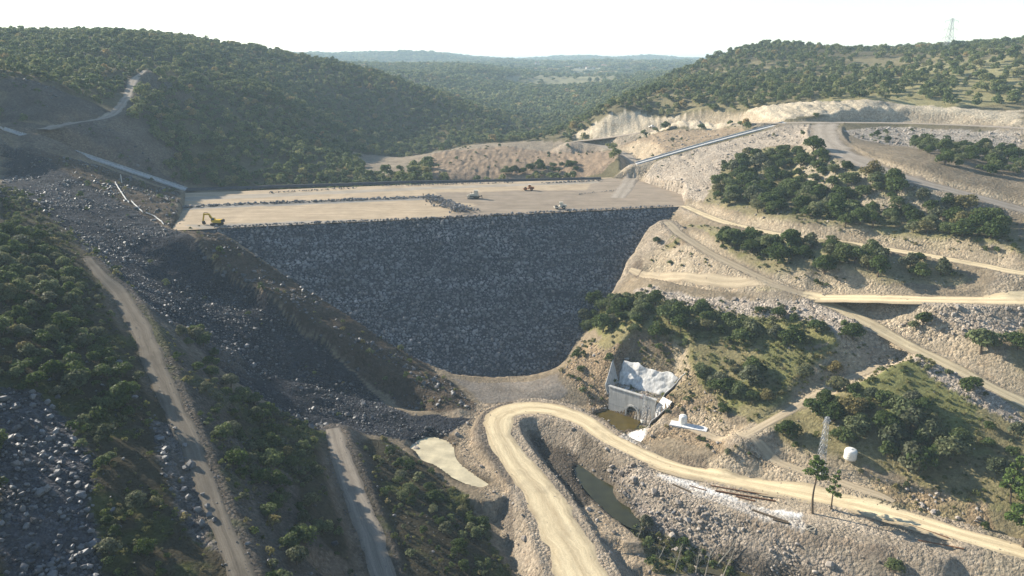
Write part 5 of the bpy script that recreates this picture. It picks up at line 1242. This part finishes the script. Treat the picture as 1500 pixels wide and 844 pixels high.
def excavator(px, py, rz, label):
    p = PZ(px, py, CREST); e = empty('excavator', (p[0], p[1], CREST + .05), rz, label, 'excavator')
    for y in (-1.15, 1.15): track(e, y, 4.6, 1.0, .65)
    MB().box((0, 0, .75), (2.6, 1.9, .5)).tube((0, 0, .9), (0, 0, 1.25), .75, None, 14).build('undercarriage', M_IRON, e)
    MB().prism([(-2.6, 1.25), (1.5, 1.25), (1.7, 1.7), (1.4, 2.2), (-2.5, 2.45), (-2.9, 2.0)], -1.35, 1.35).build('house', M_YEL, e)
    MB().prism([(-3.0, 1.3), (-2.4, 1.25), (-2.4, 2.5), (-2.95, 2.3)], -1.3, 1.3).build('counterweight', M_IRON, e)
    c = MB().prism([(.2, 2.15), (1.75, 1.5), (1.85, 2.2), (1.4, 3.2), (.2, 3.25)], .35, 1.3).build('cab', M_YEL, e); MB().prism([(.3, 2.35), (1.75, 2.1), (1.35, 3.1), (.3, 3.12)], .30, 1.34).build('window', M_GLASS, c)
    bo = MB(); pr = [(1.3, 1.9), (3.2, 4.6), (5.6, 4.4)]
    for a, b in zip(pr[:-1], pr[1:]): bo.bar((a[0], 0, a[1]), (b[0], 0, b[1]), .45, .62)
    bo.build('boom', M_YEL, e); st = MB(); st.bar((5.2, 0, 4.9), (6.1, 0, 1.6), .34, .5); st.build('stick', M_YEL, e)
    MB().prism([(5.7, 1.6), (6.4, 1.5), (6.3, .5), (5.6, .1), (5.1, .5), (5.4, .9)], -.55, .55).build('bucket', M_IRON, e)
    MB().tube((1.6, .3, 1.8), (3.0, .3, 3.7), .1).tube((1.6, -.3, 1.8), (3.0, -.3, 3.7), .1).build('boom_cylinder', M_IRON, e); MB().tube((3.4, 0, 5.1), (5.3, 0, 5.2), .1).build('stick_cylinder', M_IRON, e)
    e.scale = (1.12,) * 3
    return e
def dozer(px, py, rz, label):
    p = PZ(px, py, CREST); e = empty('bulldozer', (p[0], p[1], CREST + .05), rz, label, 'bulldozer')
    for y in (-1.25, 1.25): track(e, y, 4.2, 1.25, .65)
    MB().prism([(-1.8, .8), (2.0, .8), (2.2, 1.2), (2.1, 2.0), (.4, 2.3), (-1.8, 2.2)], -.85, .85).build('engine_hood', M_CREAMP, e)
    c = MB().box((-.8, 0, 2.9), (1.6, 1.7, 1.5), None, .08).build('cab', M_CREAMP, e); MB().box((-.8, 0, 2.95), (1.66, 1.5, .9)).build('window', M_GLASS, c); MB().box((-.8, 0, 3.72), (2.0, 2.0, .14)).build('roof', M_CREAMP, c)
    MB().tube((1.2, .3, 2.1), (1.2, .3, 3.1), .09).build('exhaust', M_IRON, e)
    bm_ = MB(); bm_.prism([(2.9, .1), (3.05, .1), (2.85, .7), (3.15, 1.5), (2.95, 1.5), (2.65, .7)], -1.95, 1.95); bm_.build('blade', M_CREAMP, e)
    for y in (-1.7, 1.7): MB().bar((.2, y, .7), (2.8, y, .5), .22).build('push_arm', M_CREAMP, e)
    MB().bar((-2.0, 0, 1.0), (-3.2, 0, 1.2), .4).bar((-3.2, -.8, 1.3), (-3.2, .8, 1.3), .3).bar((-3.3, 0, 1.5), (-3.5, 0, .2), .25).build('ripper', M_IRON, e)
    e.scale = (1.25,) * 3; return e
def roller(px, py, rz, paint, label):
    p = PZ(px, py, CREST); e = empty('roller', (p[0], p[1], CREST + .05), rz, label, 'roller')
    MB().tube((1.9, -1.05, .78), (1.9, 1.05, .78), .78, None, 20).build('drum', M_IRON, e, False)
    MB().box((1.9, -1.2, .85), (1.9, .18, .45)).box((1.9, 1.2, .85), (1.9, .18, .45)).box((2.85, 0, .85), (.2, 2.5, .45)).box((.9, 0, .95), (.3, 2.5, .5)).build('drum_frame', paint, e)
    for y in (-.85, .85): w = MB().tube((-1.3, y - .28, .75), (-1.3, y + .28, .75), .75, None, 18).build('tyre', M_DARK, e); MB().tube((-1.3, y - .3, .75), (-1.3, y + .3, .75), .35, None, 12).build('rim', paint, w)
    MB().prism([(-2.7, .8), (.6, .8), (.6, 1.3), (-.6, 1.5), (-1.1, 1.95), (-2.6, 1.75)], -.75, .75).build('hood', paint, e)
    c = MB().box((-.3, 0, 2.2), (1.3, 1.35, 1.5), None, .06).build('cab', paint, e); MB().box((-.3, 0, 2.3), (1.36, 1.2, .95)).build('window', M_GLASS, c); MB().box((-.3, 0, 3.0), (1.6, 1.6, .12)).build('roof', M_CREAMP, c)
    e.scale = (1.15,) * 3; return e
excavator(318, 330, math.pi - .15, 'yellow excavator at the left end of the crest')
dozer(695, 291, math.pi - .1, 'cream bulldozer beside the boulder heap on the crest')
roller(821, 306, math.pi + .15, M_CREAMP, 'pale roller close to the near edge of the crest')
roller(775, 279, math.pi - .05, M_ORNG, 'rusty orange roller in the middle of the crest')
p = hit(955, 187); e = empty('pickup_truck', (p[0], p[1], p[2] + .1), .25, 'small white pickup truck parked under the cream rock cut', 'truck')
MB().prism([(-2.6, .5), (2.6, .5), (2.6, 1.05), (1.4, 1.2), (.8, 1.9), (-.6, 1.9), (-.8, 1.2), (-2.6, 1.2)], -.95, .95).build('body', M_TANK, e); MB().prism([(-.5, 1.25), (1.15, 1.25), (.7, 1.8), (-.5, 1.8)], -.98, .98).build('window', M_GLASS, e)
for x_ in (-1.7, 1.7):
    for y_ in (-.85, .85): MB().tube((x_, y_ - .12, .4), (x_, y_ + .12, .4), .4, None, 14).build('wheel', M_DARK, e)

# ------------------------------------------------------------------ pines and bare trees
def pine(px, py, h, lean, spread, seed, label, crown_from=.5, n=900, tuft=.5, bare=True):
    p = hit(px, py); e = empty('pine_tree', (p[0], p[1], p[2] - .2), 0, label, 'pine tree'); r = random.Random(seed); nr_ = np.random.default_rng(seed)
    T = lambda k: Vector((lean * h * k * k + .012 * h * math.sin(k * 7 + seed), .03 * h * math.sin(k * 5 + seed * 2), h * k))
    pts = [T(k / 12) for k in range(13)]; tr_ = MB().path(pts, [h * .0165 * (1 - .8 * k / 12) + .04 for k in range(13)], 8).build('trunk', M_BARK, e)
    lobes = []; nb = 13; limbs = MB()
    for i in range(nb):
        k = crown_from + (1 - crown_from) * (i + .5) / nb; a = i * 2.4 + r.uniform(-.4, .4); q = spread * h * (1.0 - .75 * (k - crown_from) / (1 - crown_from + 1e-6)) * r.uniform(.6, 1.1)
        b = T(k); tip = b + Vector((q * math.cos(a), q * math.sin(a), q * .25 + h * .02)); limbs.tube(b, tip, h * .0055, h * .002, 5)
        s = q * .38 + h * .028
        lobes.append((*tip, s, s, s * .62)); lobes.append((*b.lerp(tip, .55), s * .7, s * .7, s * .5))
    lobes.append((*T(1.0), h * .045, h * .045, h * .04))
    limbs.build('limbs', M_BARK, tr_)
    v, f, lf = leaf_cloud(lobes, n, tuft, nr_); me = np_mesh('crown', v, f); set_float(me, 'lf', lf); mesh_obj('crown', me, M_PINE, e)
    return e
pine(1190, 752, 17.5, -.05, .16, 3, 'tall thin pine with a bare trunk by the haul road', .58, 900, .34)
pine(1216, 745, 11.5, .10, .13, 8, 'smaller crooked pine just right of the tall one', .34, 420, .32)
pine(1497, 800, 21.0, -.03, .24, 12, 'big bushy pine at the right edge of the picture', .18, 3000, .42)
pine(1478, 735, 13, .02, .22, 15, 'shorter bushy pine behind the big right edge pine', .2, 1500, .42)
def bare_tree(px, py, h, lean, seed, label):
    p = hit(px, py); e = empty('bare_tree', (p[0], p[1], p[2] - .2), 0, label, 'bare tree'); r = random.Random(seed)
    d = Vector((lean[0], lean[1], 1)).normalized(); pts = [d * (h * k / 6) + Vector((r.uniform(-.1, .1), r.uniform(-.1, .1), 0)) * k * .5 for k in range(7)]
    tr_ = MB().path(pts, [.13 * h / 9 * (1 - .8 * k / 6) + .02 for k in range(7)], 6).build('trunk', M_DEAD, e); tw_ = MB()
    for i in range(16):
        k = r.uniform(.3, .98); b = d * h * k; a = r.uniform(0, 6.28); L = h * .24 * (1.15 - k); t1 = b + Vector((L * math.cos(a) * .6, L * math.sin(a) * .6, L)); tw_.tube(b, t1, .04, .015, 4)
        for j in range(2): t2 = t1 + Vector((r.uniform(-.5, .5), r.uniform(-.5, .5), .8)) * L * .45; tw_.tube(b.lerp(t1, .7), t2, .02, .008, 3)
    tw_.build('twigs', M_DEAD, tr_); return e
for i, (px, py, h, ln, lab) in enumerate([(950,842,9,(.75,.5),'bare pale trunk leaning far right at the bottom edge'),(988,838,8.5,(.2,.1),'bare tree next to the leaning trunk'),(1018,842,9,(.12,0),'upright bare tree above the stream at the bottom'),(1032,846,10,(.2,.1),'bare tree in the middle of the stream thicket'),(1044,838,11,(.9,.5),'long bare trunk leaning over the rubble'),(1058,846,9,(.35,.15),'bare tree at the right end of the stream thicket'),(934,790,4.2,(.25,.1),'short bare stem beside the pale stream bush'),(941,788,4.0,(.15,.1),'second short bare stem beside the pale stream bush')]):
    bare_tree(px, py, h, ln, 60 + i, lab)

# ------------------------------------------------------------------ far village
M_WALL = simple_mat('village_wall', (.55, .51, .45), .9, 0, .2, .05); M_ROOF = simple_mat('village_roof', (.34, .20, .14), .9, 0, .25, .05)
vrn = random.Random(4); hs_ = []
for i in range(26):
    px = 765 + vrn.uniform(0, 1) * 120; py = 96.5 + vrn.uniform(0, 6); x, y, _ = PY(px, py, vrn.uniform(2450, 2950)); hs_.append((px, x, y))
hs_.sort()
for i, (px, x, y) in enumerate(hs_):
    w, d, h = vrn.uniform(10, 18), vrn.uniform(9, 13), vrn.uniform(5, 8.5)
    e = empty('village_house', (x, y, float(H_at(x, y)) - .5), vrn.uniform(-.6, .6), '%s small pale house in the hazy far village' % (('%s from left' % ORD[i]) if i < 13 else ('%s from right' % ORD[25 - i])), 'house', 'houses of the far village')
    MB().box((0, 0, h / 2), (w, d, h)).build('wall', M_WALL, e); MB().prism([(-d / 2 - .6, h), (d / 2 + .6, h), (0, h + 2.8)], -w / 2 - .5, w / 2 + .5, 'x').build('roof', M_ROOF, e)
    for k in (-1, 1): MB().box((k * w * .25, -d / 2 - .05, h * .55), (1.6, .2, 1.8)).build('window', M_GLASS, e)
for i, px in enumerate((785, 789)):
    x, y, _ = PY(px, 98, 2600); e = empty('silo_tower', (x, y, float(H_at(x, y)) - .5), 0, ('left' if i == 0 else 'right') + ' one of two grey towers standing in the far village', 'tower')
    MB().lathe([(3, 0), (3, 24), (2.6, 25)], seg=14).build('shaft', M_CONC, e); MB().lathe([(3.1, 25), (.4, 29)], seg=14).build('cap', M_ROOF, e)
# ------------------------------------------------------------------ haze: one box of even air round the whole scene
hz_m = bpy.data.materials.new('haze_air'); hz_m.use_nodes = True
hn = hz_m.node_tree; hn.nodes.remove(hn.nodes['Principled BSDF'])
pv = hn.nodes.new('ShaderNodeVolumePrincipled')
pv.inputs['Color'].default_value = (.66, .86, 1.0, 1); pv.inputs['Density'].default_value = 0.00015; pv.inputs['Anisotropy'].default_value = 0.0
hn.links.new(pv.outputs[0], hn.nodes['Material Output'].inputs['Volume'])
zlo, zhi = float(H.min()) - 2.0, max(float(H.max()) + 25.0, 240.0)
mb = MB(); mb.box((0, 1500, (zlo + zhi) / 2), (21400, 24400, zhi - zlo))
hb = mb.build('haze', hz_m); tag(hb, 'thin bluish haze hanging in the valley air', kind='stuff')
print('haze', zlo, zhi)
